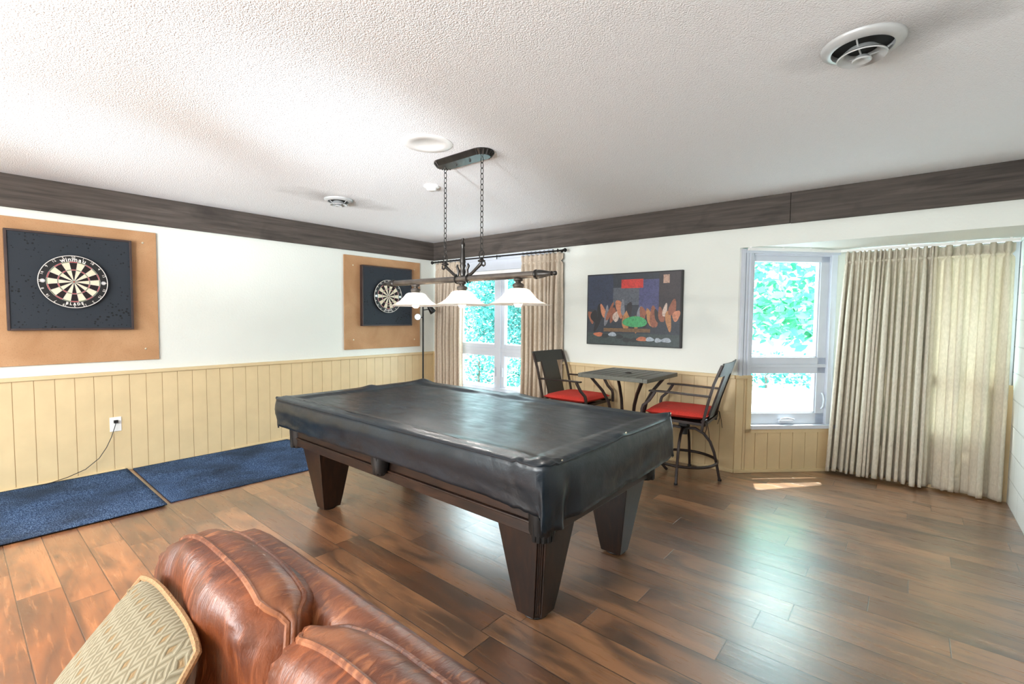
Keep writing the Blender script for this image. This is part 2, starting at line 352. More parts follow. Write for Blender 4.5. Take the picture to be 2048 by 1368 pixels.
MT['frame'] = simple('surround_frame', srgb(58, 44, 42), 0.5, nscale=20, var=0.2)
MT['dblack'] = simple('dart_black', srgb(24, 12, 12), 0.85, nscale=80); MT['dcream'] = simple('dart_cream', srgb(224, 212, 186), 0.85, nscale=80, var=0.06)
MT['dred'] = simple('dart_red', srgb(172, 74, 72), 0.8, nscale=80); MT['dgreen'] = simple('dart_green', srgb(120, 128, 100), 0.8, nscale=80)
MT['dring'] = simple('dart_ring_black', srgb(12, 12, 13), 0.55, nscale=60); MT['wire'] = simple('dart_wire', srgb(222, 222, 224), 0.3, metal=0.4)
MT['letter'] = simple('white_lettering', srgb(238, 232, 226), 0.6, var=0.03)
MT['iron'] = simple('bronze_powder_coat', srgb(44, 32, 28), 0.38, metal=0.3, nscale=60, var=0.15)
MT['irontop'] = simple('slat_table_metal', srgb(92, 92, 84), 0.42, metal=0.25, nscale=40, var=0.12)
MT['sling'] = simple('dark_back_panel', srgb(52, 54, 50), 0.5, metal=0.1, nscale=70, var=0.12)
MT['redc'] = simple('red_corduroy', srgb(206, 56, 44), 0.85, nscale=140, var=0.18, bstr=0.35)
MT['blackm'] = simple('black_metal', srgb(18, 17, 17), 0.45, metal=0.4)
MT['art'] = make_attr('painted_canvas', 0.45); MT['artedge'] = simple('black_canvas_edge', srgb(16, 16, 18), 0.5)
MT['steel'] = simple('screw_steel', srgb(225, 215, 190), 0.3, metal=0.6)
MT['leafA'] = make_leaf('leaf_teal', srgb(20, 96, 86), srgb(52, 142, 130), srgb(128, 204, 194))
MT['leafC'] = make_leaf('leaf_mint', srgb(40, 140, 100), srgb(92, 190, 146), srgb(170, 228, 200))
MT['leafB'] = make_leaf('leaf_deep', srgb(12, 72, 66), srgb(32, 116, 108), srgb(84, 164, 156))
MT['bark'] = simple('bark', srgb(96, 84, 76), 0.9, nscale=30, var=0.3, bstr=0.6)
MT['ground'] = simple('pale_driveway', srgb(186, 188, 192), 0.9, nscale=6, var=0.12)
MT['cord'] = simple('cord_black', srgb(16, 16, 16), 0.5)

# ------------------------------------------------------------------ mesh builder
class MB:
    def __init__(s): s.v = []; s.f = []; s.mi = []; s.uv = {}; s.tone = {}; s.m = 0; s.t = None
    def add(s, vs_, fs, mi=None):
        b = len(s.v); s.v += [tuple(q) for q in vs_]
        for f in fs:
            if s.t is not None: s.tone[len(s.f)] = s.t
            s.f.append(tuple(i+b for i in f)); s.mi.append(s.m if mi is None else mi)
    def box(s, lo, hi, mi=None):
        x0, y0, z0 = lo; x1, y1, z1 = hi
        s.add([(x0,y0,z0),(x1,y0,z0),(x1,y1,z0),(x0,y1,z0),(x0,y0,z1),(x1,y0,z1),(x1,y1,z1),(x0,y1,z1)],
              [(0,3,2,1),(4,5,6,7),(0,1,5,4),(1,2,6,5),(2,3,7,6),(3,0,4,7)], mi); return s
    def obox(s, o, ax, ay, az, lo, hi, mi=None):
        o, ax, ay, az = Vector(o), Vector(ax), Vector(ay), Vector(az)
        c = [(x, y, z) for z in (lo[2], hi[2]) for (x, y) in ((lo[0], lo[1]), (hi[0], lo[1]), (hi[0], hi[1]), (lo[0], hi[1]))]
        s.add([o+ax*x+ay*y+az*z for x, y, z in c], [(0,3,2,1),(4,5,6,7),(0,1,5,4),(1,2,6,5),(2,3,7,6),(3,0,4,7)], mi); return s
    def prism(s, pts, z0, z1, mi=None):
        n = len(pts)
        s.add([(x, y, z0) for x, y in pts] + [(x, y, z1) for x, y in pts],
              [tuple(range(n-1, -1, -1)), tuple(range(n, 2*n))] + [(i, (i+1) % n, n+(i+1) % n, n+i) for i in range(n)], mi); return s
    def tube(s, path, r, n=10, closed=False, mi=None, sq=False, cap=True, upv=None):
        P = [Vector(q) for q in path]; m = len(P); rs = r if isinstance(r, (list, tuple)) else [r]*m
        vs_ = []; prev = None
        for i in range(m):
            if closed: t = P[(i+1) % m] - P[i-1]
            else: t = P[min(i+1, m-1)] - P[max(i-1, 0)]
            if t.length < 1e-9: t = Vector((0, 0, 1))
            t.normalize()
            if prev is None:
                a = Vector(upv) if upv else (Vector((0, 0, 1)) if abs(t.z) < 0.9 else Vector((1, 0, 0)))
                u = (a - t*a.dot(t)).normalized()
            else: u = (prev - t*prev.dot(t)).normalized()
            prev = u; v = t.cross(u)
            for k in range(n):
                a = 2*PI*k/n + (PI/4 if sq else 0); rr = rs[i]*(1.2 if sq else 1)
                vs_.append(P[i] + u*math.cos(a)*rr + v*math.sin(a)*rr)
        fs = []
        for i in range(m if closed else m-1):
            j = (i+1) % m
            for k in range(n): fs.append((i*n+k, i*n+(k+1) % n, j*n+(k+1) % n, j*n+k))
        if not closed and cap: fs.append(tuple(range(n-1, -1, -1))); fs.append(tuple(range((m-1)*n, m*n)))
        s.add(vs_, fs, mi); return s
    def lathe(s, prof, c=(0, 0, 0), n=32, axis='Z', mi=None, cap=False):
        vs_ = []
        for r, h in prof:
            for k in range(n):
                a = 2*PI*k/n; x, y = r*math.cos(a), r*math.sin(a)
                p = (x, y, h) if axis == 'Z' else ((h, x, y) if axis == 'X' else (x, h, y))
                vs_.append((c[0]+p[0], c[1]+p[1], c[2]+p[2]))
        fs = [(i*n+k, i*n+(k+1) % n, (i+1)*n+(k+1) % n, (i+1)*n+k) for i in range(len(prof)-1) for k in range(n)]
        if cap: fs += [tuple(range(n-1, -1, -1)), tuple(range((len(prof)-1)*n, len(prof)*n))]
        s.add(vs_, fs, mi); return s
    def grid(s, fn, nu, nv, mi=None, uvn=None):
        b = len(s.f)
        s.add([fn(i/nu, j/nv) for j in range(nv+1) for i in range(nu+1)],
              [(j*(nu+1)+i, j*(nu+1)+i+1, (j+1)*(nu+1)+i+1, (j+1)*(nu+1)+i) for j in range(nv) for i in range(nu)], mi)
        if uvn:
            k = b
            for j in range(nv):
                for i in range(nu): s.uv[k] = [(i/nu, j/nv), ((i+1)/nu, j/nv), ((i+1)/nu, (j+1)/nv), (i/nu, (j+1)/nv)]; k += 1
        return s
    def text(s, body, size, o, ax, ay, depth=0.001, align='CENTER', font_off=0.0, mi=None, sx=1.0):
        cu = bpy.data.curves.new('t', 'FONT'); cu.body = body; cu.size = size; cu.align_x = align; cu.align_y = 'CENTER'
        cu.extrude = depth; cu.offset = font_off; cu.resolution_u = 2
        ob = bpy.data.objects.new('t', cu); COL.objects.link(ob)
        bpy.context.view_layer.update()
        me = bpy.data.meshes.new_from_object(ob.evaluated_get(bpy.context.evaluated_depsgraph_get()))
        o, ax, ay = Vector(o), Vector(ax), Vector(ay); az = ax.cross(ay)
        s.add([o + ax*v.co.x*sx + ay*v.co.y + az*v.co.z for v in me.vertices], [tuple(p.vertices) for p in me.polygons], mi)
        bpy.data.objects.remove(ob); bpy.data.curves.remove(cu); bpy.data.meshes.remove(me); return s
    def build(s, name, mat, parent=None, smooth=False, bevel=0, origin=None, solid=0, fix=True, sub=0, angle=40):
        me = bpy.data.meshes.new(name)
        if parent is not None: org = root_loc(parent)
        elif origin is not None: org = Vector(origin)
        else:
            xs = [q[0] for q in s.v]; ys = [q[1] for q in s.v]; zs = [q[2] for q in s.v]
            org = Vector(((min(xs)+max(xs))/2, (min(ys)+max(ys))/2, min(zs)))
        me.from_pydata([Vector(q)-org for q in s.v], [], s.f)
        for m_ in (mat if isinstance(mat, (list, tuple)) else [mat]): me.materials.append(MT[m_] if isinstance(m_, str) else m_)
        for p, k in zip(me.polygons, s.mi): p.material_index = k; p.use_smooth = smooth
        if s.uv:
            for nm in ('face',):
                l = me.uv_layers.new(name=nm)
                for p in me.polygons:
                    q = s.uv.get(p.index)
                    if q:
                        for li, c in zip(p.loop_indices, q): l.data[li].uv = c
        if s.tone:
            a = me.color_attributes.new('tone', 'FLOAT_COLOR', 'CORNER')
            for p in me.polygons:
                c = s.tone.get(p.index, (0.5, 0.5, 0.5, 1))
                for li in p.loop_indices: a.data[li].color = c
        if fix and not s.uv and not s.tone:
            bm = bmesh.new(); bm.from_mesh(me); bmesh.ops.recalc_face_normals(bm, faces=bm.faces); bm.to_mesh(me); bm.free()
        me.update()
        o = bpy.data.objects.new(name, me); COL.objects.link(o)
        if parent is not None: o.parent = parent
        else: o.location = org
        if solid: md = o.modifiers.new('solid', 'SOLIDIFY'); md.thickness = solid; md.offset = 0
        if bevel:
            md = o.modifiers.new('bevel', 'BEVEL'); md.width = bevel; md.segments = 2; md.limit_method = 'ANGLE'; md.angle_limit = math.radians(35)
            for p in me.polygons: p.use_smooth = True
            if smooth is False:
                try: md.harden_normals = True
                except Exception: pass
        if sub: md = o.modifiers.new('sub', 'SUBSURF'); md.levels = sub; md.render_levels = sub
        if smooth and angle and not sub:
            try: me.set_sharp_from_angle(angle=math.radians(angle))
            except Exception: pass
        return o
def root_loc(o):
    l = Vector(o.location)
    while o.parent: o = o.parent; l += Vector(o.location)
    return l
def tag(o, label=None, cat=None, group=None, kind=None):
    if label: o['label'] = label
    if cat: o['category'] = cat
    if group: o['group'] = group
    if kind: o['kind'] = kind
    return o
def thing(name, label, cat, loc=(0, 0, 0), group=None):
    o = bpy.data.objects.new(name, None); COL.objects.link(o); o.location = loc; o.empty_display_size = 0.1
    return tag(o, label, cat, group)
def copy_tree(o, parent=None):
    c = o.copy(); COL.objects.link(c)
    if parent is not None: c.parent = parent
    for ch in [q for q in bpy.data.objects if q.parent == o and q is not c]: copy_tree(ch, c)
    return c
def struct(o, label, cat): return tag(o, label, cat, kind='structure')

# ================================================================== THE SETTING
H = 2.44; XR = 5.92; YB = -7.3; SOF = 2.02
A = Vector((4.115, 0, 0)); D = Vector((math.cos(math.radians(44.66)), math.sin(math.radians(44.66)), 0)); NRM = Vector((D.y, -D.x, 0))  # into the room
FL = 1.0; B = A + D*FL; YC = B.y

# floor of planks running along X
fb = MB(); uvs = []; tones = []
def floor_planks():
    me = bpy.data.meshes.new('floor'); V = []; F = []; U = []; T = []
    known = {-0.058: 5.634, -0.384: 4.602, -0.547: 4.893, -0.71: 4.60, -0.873: 4.312, -1.036: 5.052, -1.199: 4.759, -1.362: 5.344,
             -1.525: 4.917, -1.688: 5.194, -1.851: 5.483, -2.014: 4.919, -2.177: 4.805}
    k = -36
    while True:
        y1 = -2.095 - 0.163*(-k) + 0.163*0; y0 = y1 - 0.163 if False else y1; y0, y1 = y0, y0 + 0.163
        if y0 > 0.95: break
        ym = (y0+y1)/2; L = 1.22
        xo = None
        for kk, vv in known.items():
            if abs(kk-ym) < 0.08: xo = vv
        rnd = random.Random(k*17+5)
        if xo is None: xo = rnd.uniform(0, L)
        x = xo - L*math.ceil((xo+0.3)/L)
        while x < XR+0.1:
            x0, x1 = max(x, -0.1), min(x+L, XR+0.1)
            if x1 > x0:
                b = len(V); V += [(x0, y0, 0), (x1, y0, 0), (x1, y1, 0), (x0, y1, 0)]
                # split in 4 strips so that uv distance-to-edge is exact
                F.append((b, b+1, b+2, b+3)); U.append((x0-x, x1-x, L)); T.append((rnd.random(), rnd.random(), 0, 1))
            x += L
        k += 1
    # distance fields need subdivision: build 3x3 per plank
    V2 = []; F2 = []; UV = []; TN = []
    for (f, u, t) in zip(F, U, T):
        x0, y0, _ = V[f[0]]; x1, _, _ = V[f[1]]; y1 = V[f[2]][1]
        e = 0.03
        xs = sorted(set([x0, x1] + [q for q in (x0+e, x1-e) if x0 < q < x1])); ys = [y0, y0+e, (y0+y1)/2, y1-e, y1]
        for i in range(len(xs)-1):
            for j in range(4):
                b = len(V2); c = [(xs[i], ys[j]), (xs[i+1], ys[j]), (xs[i+1], ys[j+1]), (xs[i], ys[j+1])]
                V2 += [(x, y, 0) for x, y in c]; F2.append((b, b+1, b+2, b+3))
                UV += [(min(x-x0, x1-x, 0.03), min(y-y0, y1-y, 0.03)) for x, y in c]; TN += [t]*4
    me.from_pydata(V2, [], F2)
    l = me.uv_layers.new(name='plank')
    for i, c in enumerate(UV): l.data[i].uv = c
    a = me.color_attributes.new('tone', 'FLOAT_COLOR', 'CORNER')
    for i, c in enumerate(TN): a.data[i].color = c
    me.materials.append(MT['floor']); o = bpy.data.objects.new('floor', me); COL.objects.link(o)
    struct(o, 'brown wood plank floor with staggered joints', 'floor')
floor_planks()

c = MB(); c.box((-0.15, YB-0.1, H), (XR+0.15, 0.15, H+0.12))
struct(c.build('ceiling', 'ceiling', origin=(0, 0, 0)), 'white stippled spray-textured ceiling', 'ceiling')
c = MB(); c.prism([(A.x-0.05, 0.151), (XR+0.15, 0.151), (XR+0.15, YC+0.25), (B.x-0.15, YC+0.25), (A.x-0.05, 0.16)], SOF, SOF+0.3)
struct(c.build('ceiling_bay', 'wall', origin=(0, 0, 0)), 'lowered white soffit over the window bay', 'ceiling')

WX0, WX1, WZ0, WZ1 = 0.44, 2.04, 0.40, 2.12
c = MB(); c.box((-0.15, YB, 0), (0, 0.15, H)); struct(c.build('wall_left', 'wall', origin=(0, 0, 0)), 'cream wall with the two dartboards', 'wall')
c = MB()
c.box((0, 0, 0), (WX0, 0.15, H)); c.box((WX1, 0, 0), (A.x, 0.15, H)); c.box((WX0, 0, 0), (WX1, 0.15, WZ0)); c.box((WX0, 0, WZ1), (WX1, 0.15, H))
c.box((A.x, 0, SOF), (XR+0.15, 0.15, H))
struct(c.build('wall_back', 'wall', origin=(0, 0, 0)), 'cream wall behind the bar table with the bay header', 'wall')
c = MB(); c.box((XR, YB, 0), (XR+0.15, YC+0.2, H)); struct(c.build('wall_right', 'block', origin=(0, 0, 0)), 'white painted concrete block wall', 'wall')
c = MB(); c.box((-0.15, YB-0.15, 0), (XR+0.15, YB, H)); struct(c.build('wall_front', 'wall', origin=(0, 0, 0)), 'cream wall behind the camera', 'wall')
# angled bay wall around its window (s along D, n outwards = -NRM)
ON = -NRM
def fac(mb, s0, s1, z0, z1, n0, n1, mi=None): mb.obox(A, D, ON, (0, 0, 1), (s0, n0, z0), (s1, n1, z1), mi)
c = MB(); fac(c, 0.0, 0.03, 0.88, SOF, 0, 0.12); fac(c, 0, 0.14, 0, 0.88, 0, 0.12); fac(c, 0.14, FL, 0, 0.40, 0, 0.12); fac(c, 0.915, FL+0.06, 0.40, SOF, 0, 0.12)
struct(c.build('wall_bay_left', 'wall', origin=(0, 0, 0)), 'short angled bay wall below and beside the bare window', 'wall')
c = MB(); c.box((B.x, YC, 0), (XR, YC+0.12, 0.42)); c.box((5.80, YC, 0.42), (XR, YC+0.12, 0.9)); c.box((B.x, YC, 0.42), (4.90, YC+0.12, SOF))
struct(c.build('wall_bay_back', 'wall', origin=(0, 0, 0)), 'bay wall behind the long curtain', 'wall')

# dark beams at the ceiling edge
c = MB(); c.box((0, YB, H-0.25), (0.03, 0, H)); struct(c.build('trim_1', 'beam', origin=(0, 0, 0), bevel=0.003), 'dark stained board beam along the top of the left wall', 'beam')
c = MB(); c.box((0.03, -0.03, H-0.25), (4.50, 0, H)); c.box((4.503, -0.031, H-0.252), (XR, 0, H))
struct(c.build('trim_2', 'beam', origin=(0, 0, 0), bevel=0.003), 'dark stained board beam along the top of the back wall', 'beam')

# tongue and groove wainscot, caps, baseboards
def panel(mb, o, ax, n, s0, s1, z0, z1, g0, pitch=0.12, th=0.012, gap=0.004):
    """boards between s0 and s1 with joints at g0 + k*pitch, standing off along n"""
    k = math.floor((s0-g0)/pitch); xs = [s0]
    while g0 + (k+1)*pitch < s1-0.01:
        q = g0 + (k+1)*pitch
        if q > s0+0.01: xs.append(q)
        k += 1
    xs.append(s1)
    mb.obox(o, ax, n, (0, 0, 1), (s0, 0, z0), (s1, th-0.006, z1))
    for a, b in zip(xs[:-1], xs[1:]): mb.obox(o, ax, n, (0, 0, 1), (a+gap/2, th-0.007, z0), (b-gap/2, th, z1))
WT = 0.887
c = MB(); panel(c, (0, 0, 0), (0, 1, 0), (1, 0, 0), YB, 0, 0, WT-0.03, -4.241+0.12*100-12)
struct(c.build('trim_3', 'wains', origin=(0, 0, 0)), 'beige vertical board wainscot on the left wall', 'wainscot')
c = MB(); c.box((0, YB, WT-0.032), (0.030, 0, WT)); struct(c.build('trim_4', 'wains', origin=(0, 0, 0), bevel=0.004), 'beige cap rail on the left wainscot', 'trim')
c = MB(); panel(c, (0, 0, 0), (1, 0, 0), (0, -1, 0), 0.012, WX0, 0, WT-0.03, 2.433); panel(c, (0, 0, 0), (1, 0, 0), (0, -1, 0), WX0, WX1, 0, WZ0-0.02, 2.433)
panel(c, (0, 0, 0), (1, 0, 0), (0, -1, 0), WX1, A.x+0.005, 0, WT-0.03, 2.433)
struct(c.build('trim_5', 'wains', origin=(0, 0, 0)), 'beige vertical board wainscot on the back wall', 'wainscot')
c = MB(); c.box((0.03, -0.030, WT-0.032), (WX0-0.05, 0, WT)); c.box((WX1+0.05, -0.030, WT-0.032), (A.x, 0, WT))
c.obox(A, D, NRM, (0, 0, 1), (-0.01, 0, WT-0.032), (0.10, 0.028, WT))
struct(c.build('trim_6', 'wains', origin=(0, 0, 0), bevel=0.004), 'beige cap rail on the back wainscot', 'trim')
c = MB(); panel(c, A, D, NRM, 0.0, 0.10, 0, WT-0.03, 0.075); panel(c, A, D, NRM, 0.10, FL, 0, 0.385, 0.075)
c.obox(A, D, NRM, (0, 0, 1), (0.095, 0.0, 0.36), (0.142, 0.026, WT)); c.obox(A, D, NRM, (0, 0, 1), (0.095, 0.0, 0.365), (0.97, 0.026, 0.40))
struct(c.build('trim_7', 'wains', origin=(0, 0, 0)), 'beige board panelling stepped around the bay window', 'wainscot')
c = MB(); panel(c, (0, YC, 0), (1, 0, 0), (0, -1, 0), B.x, XR, 0, 0.40, 4.9); panel(c, (0, YC, 0), (1, 0, 0), (0, -1, 0), 5.80, XR, 0.40, 0.87, 4.9)
c.box((5.77, YC-0.03, 0.38), (5.81, YC, 0.90)); c.box((5.77, YC-0.035, 0.87), (XR, YC, 0.90)); c.box((XR-0.03, YC-0.045, 0.0), (XR, YC, 0.87))
struct(c.build('trim_8', 'wains', origin=(0, 0, 0)), 'beige panelling behind the curtain next to the block wall', 'wainscot')
c = MB(); c.box((0.012, YB, 0), (0.026, -3.57, 0.028)); c.box((0.012, -2.72, 0), (0.026, -0.02, 0.028))
struct(c.build('baseboard_left', 'wains', origin=(0, 0, 0), bevel=0.004), 'thin beige shoe moulding with a missing stretch', 'baseboard')
c = MB(); c.box((0.02, -0.028, 0), (A.x+0.008, -0.012, 0.028)); c.obox(A, D, NRM, (0, 0, 1), (-0.006, 0.012, 0), (FL-0.02, 0.028, 0.028)); c.box((B.x, YC-0.028, 0), (XR, YC-0.012, 0.028))
struct(c.build('baseboard_back', 'wains', origin=(0, 0, 0), bevel=0.004), 'thin beige shoe moulding along the back wall and bay', 'baseboard')

# window 1
def frame_rect(mb, x0, x1, z0, z1, wd, y0, y1):
    mb.box((x0, y0, z0), (x0+wd, y1, z1)); mb.box((x1-wd, y0, z0), (x1, y1, z1)); mb.box((x0+wd, y0, z0), (x1-wd, y1, z0+wd)); mb.box((x0+wd, y0, z1-wd), (x1-wd, y1, z1))
w1 = thing('window_1', 'white casement window between the sand curtains', 'window', (1.24, 0.05, WZ0)); tag(w1, kind='structure')
c = MB(); frame_rect(c, WX0, WX1, WZ0+0.03, WZ1, 0.045, 0.0, 0.12)
c.box((WX0, -0.012, WZ1-0.13), (WX1, 0.05, WZ1)); c.box((1.205, 0.02, WZ0+0.04), (1.275, 0.11, 1.96)); c.box((WX0+0.04, 0.023, 0.94), (1.205, 0.107, 0.985)); c.box((1.275, 0.023, 0.94), (WX1-0.04, 0.107, 0.985))
c.box((WX0-0.06, -0.022, WZ0-0.02), (WX0, 0.0, WZ1+0.05)); c.box((WX1, -0.022, WZ0-0.02), (WX1+0.06, 0.0, WZ1+0.05)); c.box((WX0-0.06, -0.024, WZ1), (WX1+0.06, 0, WZ1+0.06))
c.build('window_frame', 'white', w1, bevel=0.003)
c = MB(); c.box((WX0-0.04, -0.045, WZ0), (WX1+0.04, 0.10, WZ0+0.03)); c.build('window_sill', 'white', w1, bevel=0.004)
c = MB(); c.box((WX0+0.04, -0.01, WZ1-0.19), (WX1-0.04, 0.05, WZ1-0.13)); c.build('roller_blind', 'whitep', w1, bevel=0.012)
for (x0, x1, z0, z1) in ((0.485, 1.205, 0.985, 1.96), (1.275, 1.995, 0.985, 1.96), (0.485, 1.205, 0.44, 0.94), (1.275, 1.995, 0.44, 0.94)):
    c = MB(); frame_rect(c, x0, x1, z0, z1, 0.052, 0.035, 0.095); frame_rect(c, x0+0.052, x1-0.052, z0+0.052, z1-0.052, 0.008, 0.045, 0.085)
    s_ = c.build('sash', 'white', w1, bevel=0.003)
    c = MB(); c.box((x0+0.055, 0.062, z0+0.055), (x1-0.055, 0.066, z1-0.055)); c.build('pane', 'glass', s_)
for x in (0.85, 1.64):
    c = MB(); c.box((x-0.05, 0.015, 0.448), (x+0.05, 0.035, 0.475)); c.tube([(x, 0.02, 0.475), (x+0.02, 0.0, 0.485), (x+0.06, -0.005, 0.478)], 0.006, 8); c.build('crank_handle', 'white', w1, bevel=0.003)
for x in (1.18, 1.30):
    c = MB(); c.box((x-0.008, 0.02, 0.62), (x+0.008, 0.036, 0.74)); c.build('sash_lock', 'white', w1, bevel=0.004)

# window 2 in the angled bay wall
w2 = thing('window_2', 'bare white casement window in the angled bay wall', 'window', tuple(A + D*0.5 + Vector((0, 0, 0.4)))); tag(w2, kind='structure')
c = MB()
fac(c, 0.03, 0.125, 0.88, 2.0, -0.012, 0.06); fac(c, 0.015, 0.045, 0.88, 2.01, -0.028, 0.0); fac(c, 0.015, 0.94, 1.975, 2.01, -0.02, 0.03)
fac(c, 0.055, 0.075, 0.88, 1.98, -0.02, 0.0); fac(c, 0.09, 0.105, 0.88, 1.98, -0.02, 0.0)
fac(c, 0.12, 0.145, 0.44, 1.98, 0.0, 0.10); fac(c, 0.865, 0.92, 0.42, 1.98, -0.012, 0.10); fac(c, 0.12, 0.92, 1.96, 1.99, 0, 0.10); fac(c, 0.14, 0.90, 0.955, 0.985, 0.01, 0.10)
c.build('window_frame', 'white', w2, bevel=0.003)
c = MB(); fac(c, 0.14, 0.95, 0.40, 0.435, -0.045, 0.09); c.build('window_sill', 'white', w2, bevel=0.004)
for (s0, s1, z0, z1) in ((0.14, 0.87, 0.985, 1.965), (0.145, 0.87, 0.435, 0.955)):
    c = MB(); wd = 0.062; a, b, cc, d = s0, s1, z0, z1
    bt = 0.10 if z0 < 0.5 else 0.062
    l_ = 0.008 if z0 < 2 else 0; r_ = 0.085
    fac(c, a, a+0.012, cc, d, 0.02, 0.085); fac(c, b-r_, b, cc, d, 0.02, 0.085); fac(c, a, b, cc, cc+bt, 0.02, 0.085); fac(c, a, b, d-0.055, d, 0.02, 0.085)
    fac(c, b-r_-0.012, b-r_, cc+bt, d-0.055, 0.03, 0.075); fac(c, a+0.012, b-r_, cc+bt, cc+bt+0.01, 0.03, 0.075)
    s_ = c.build('sash', 'white', w2, bevel=0.003)
    c = MB(); fac(c, a+0.01, b-r_, cc+bt-0.01, d-0.05, 0.05, 0.054); c.build('pane', 'glass', s_)
c = MB(); fac(c, 0.42, 0.56, 0.452, 0.475, -0.012, 0.02); c.tube([A+D*0.43+NRM*0.012+Vector((0, 0, 0.487)), A+D*0.49+NRM*0.02+Vector((0, 0, 0.497)), A+D*0.56+NRM*0.014+Vector((0, 0, 0.482))], 0.009, 8)
c.build('crank_handle', 'white', w2, bevel=0.004)
c = MB(); c.tube([A+D*0.835+NRM*(-0.01)+Vector((0, 0, z)) + NRM*q for z, q in ((0.575, 0), (0.60, 0.022), (0.66, 0.03), (0.70, 0.02), (0.72, 0))], 0.008, 8); c.build('sash_lock', 'white', w2)

# window 3 behind the long curtain
w3 = thing('window_3', 'white bay window hidden behind the long curtain', 'window', (5.4, YC+0.05, 0.42)); tag(w3, kind='structure')
c = MB(); frame_rect(c, 4.90, XR-0.005, 0.90, 2.0, 0.05, YC, YC+0.1); frame_rect(c, 4.90, 5.80, 0.42, 0.90, 0.05, YC, YC+0.1); c.box((5.38, YC, 0.47), (5.44, YC+0.1, 1.95))
c.build('window_frame', 'white', w3, bevel=0.003)
for (x0, x1, z0, z1) in ((4.95, 5.38, 0.95, 1.95), (5.44, XR-0.055, 0.95, 1.95), (4.95, 5.38, 0.47, 0.85), (5.44, 5.75, 0.47, 0.85)):
    c = MB(); c.box((x0, YC+0.05, z0), (x1, YC+0.054, z1)); c.build('pane', 'glass', w3)

# ================================================================== POOL TABLE
PX0, PX1, PY0, PY1 = 1.86, 4.23, -3.07, -1.77     # cover outline
pt = thing('pool_table', 'dark walnut pool table with four tapered legs under a black cover', 'pool table', ((PX0+PX1)/2, (PY0+PY1)/2, 0))
AX0, AX1, AY0, AY1 = 1.90, 4.15, -2.96, -1.87
c = MB()
for (e, z0, z1) in ((0.0, 0.515, 0.775), (0.012, 0.503, 0.515), (0.004, 0.452, 0.503)):
    c.box((AX0-e, AY0-e, z0), (AX1+e, AY1+e, z1))
c.build('apron', 'tbl', pt, bevel=0.004)
c = MB(); c.prism([(PX0+0.05, PY0+0.02), (PX1-0.05, PY0+0.02), (PX1-0.02, PY0+0.05), (PX1-0.02, PY1-0.05), (PX1-0.05, PY1-0.02), (PX0+0.05, PY1-0.02), (PX0+0.02, PY1-0.05), (PX0+0.02, PY0+0.05)], 0.70, 0.775)
c.build('rail', 'tbl', pt, bevel=0.008)
def leg_mb(cx, cy, sx, sy):
    """tapered square leg; sx, sy point to the outside corner"""
    m = MB(); zt, zb = 0.452, 0.012
    ox, oy = cx, cy
    def sec(z):
        t = (zt-z)/(zt-zb)
        w_ = 0.26 - 0.13*t if z > 0.09 else 0.26-0.13*((zt-0.09)/(zt-zb)) - (0.09-z)*0.35
        off = 0.0; return w_, (0.26-w_)*0.5
    zs = [zt, 0.09, 0.03, zb]; V = []
    for z in zs:
        w_, i = sec(z); x0 = ox - sx*0.0 - sx*i - sx*w_; x1 = ox - sx*i; y1 = oy - sy*i; y0 = y1 - sy*w_
        ch = 0.028
        V += [(x0, y0, z), (x0, y1, z), (x1-sx*ch, y1, z), (x1-sx*ch, y1-sy*0.012, z), (x1-sx*0.012, y1-sy*ch, z), (x1, y1-sy*ch, z), (x1, y0, z)]
    n = 7; F = [tuple(range(n)), tuple(range((len(zs)-1)*n, len(zs)*n))]
    for k in range(len(zs)-1):
        for i in range(n): F.append((k*n+i, k*n+(i+1) % n, (k+1)*n+(i+1) % n, (k+1)*n+i))
    m.add(V, F)
    # fluted corner post
    P = []
    for q in (0.026, 0.020, 0.014):
        path = []
        for z in zs[:3]:
            w_, i = sec(z); path.append((ox - sx*(i+q), oy - sy*(i+0.040-q), z))
        m.tube(path, 0.006, 6)
    return m
for (cx, cy, sx, sy) in ((AX1-0.02, AY0+0.02, 1, -1), (AX0+0.02+0.06, AY0+0.02, -1, -1), (AX1-0.02, AY1-0.02, 1, 1), (AX0+0.08, AY1-0.02, -1, 1)):
    L_ = leg_mb(cx, cy, sx, sy).build('leg', 'tblv', pt, bevel=0.003)
    c = MB(); c.lathe([(0.0, 0.0), (0.055, 0.0), (0.06, 0.006), (0.055, 0.014), (0, 0.014)], (cx-sx*0.13, cy-sy*0.13, 0), 20); c.build('leg_foot', 'blackp', L_, smooth=True)
for (cx, cy) in ((AX1, AY0), (AX0, AY0), (AX1, AY1), (AX0, AY1)):
    sx = 1 if cx > 3 else -1; sy = 1 if cy > -2.4 else -1
    c = MB()
    for k in range(5):
        a = PI/2*k/4; px = cx - sx*0.035 + sx*0.052*math.cos(a); py = cy - sy*0.035 + sy*0.052*math.sin(a)
        c.tube([(px, py, 0.66), (px, py, 0.44)], 0.013, 8)
    c.lathe([(0.0, 0.43), (0.04, 0.435), (0.058, 0.47), (0.064, 0.62), (0.0, 0.64)], (cx-sx*0.03, cy-sy*0.03, 0), 18)
    c.build('corner_casting', 'blackp', pt, smooth=True)
for y, sy in ((AY0, -1), (AY1, 1)):
    c = MB(); c.lathe([(0, 0.485), (0.025, 0.488), (0.042, 0.51), (0.05, 0.56), (0.052, 0.66)], (3.03, y + sy*0.035, 0), 18); c.build('pocket_boot', 'blackp', pt, smooth=True)
    c = MB()
    for k in range(7): c.tube([(3.03+0.05*math.cos(k*PI/6), y+sy*(0.035+0.05*math.sin(k*PI/6)), 0.62), (3.03+0.035*math.cos(k*PI/6), y+sy*(0.035+0.038*math.sin(k*PI/6)), 0.50)], 0.005, 6)
    c.build('pocket_rib', 'blackp', pt, smooth=True)
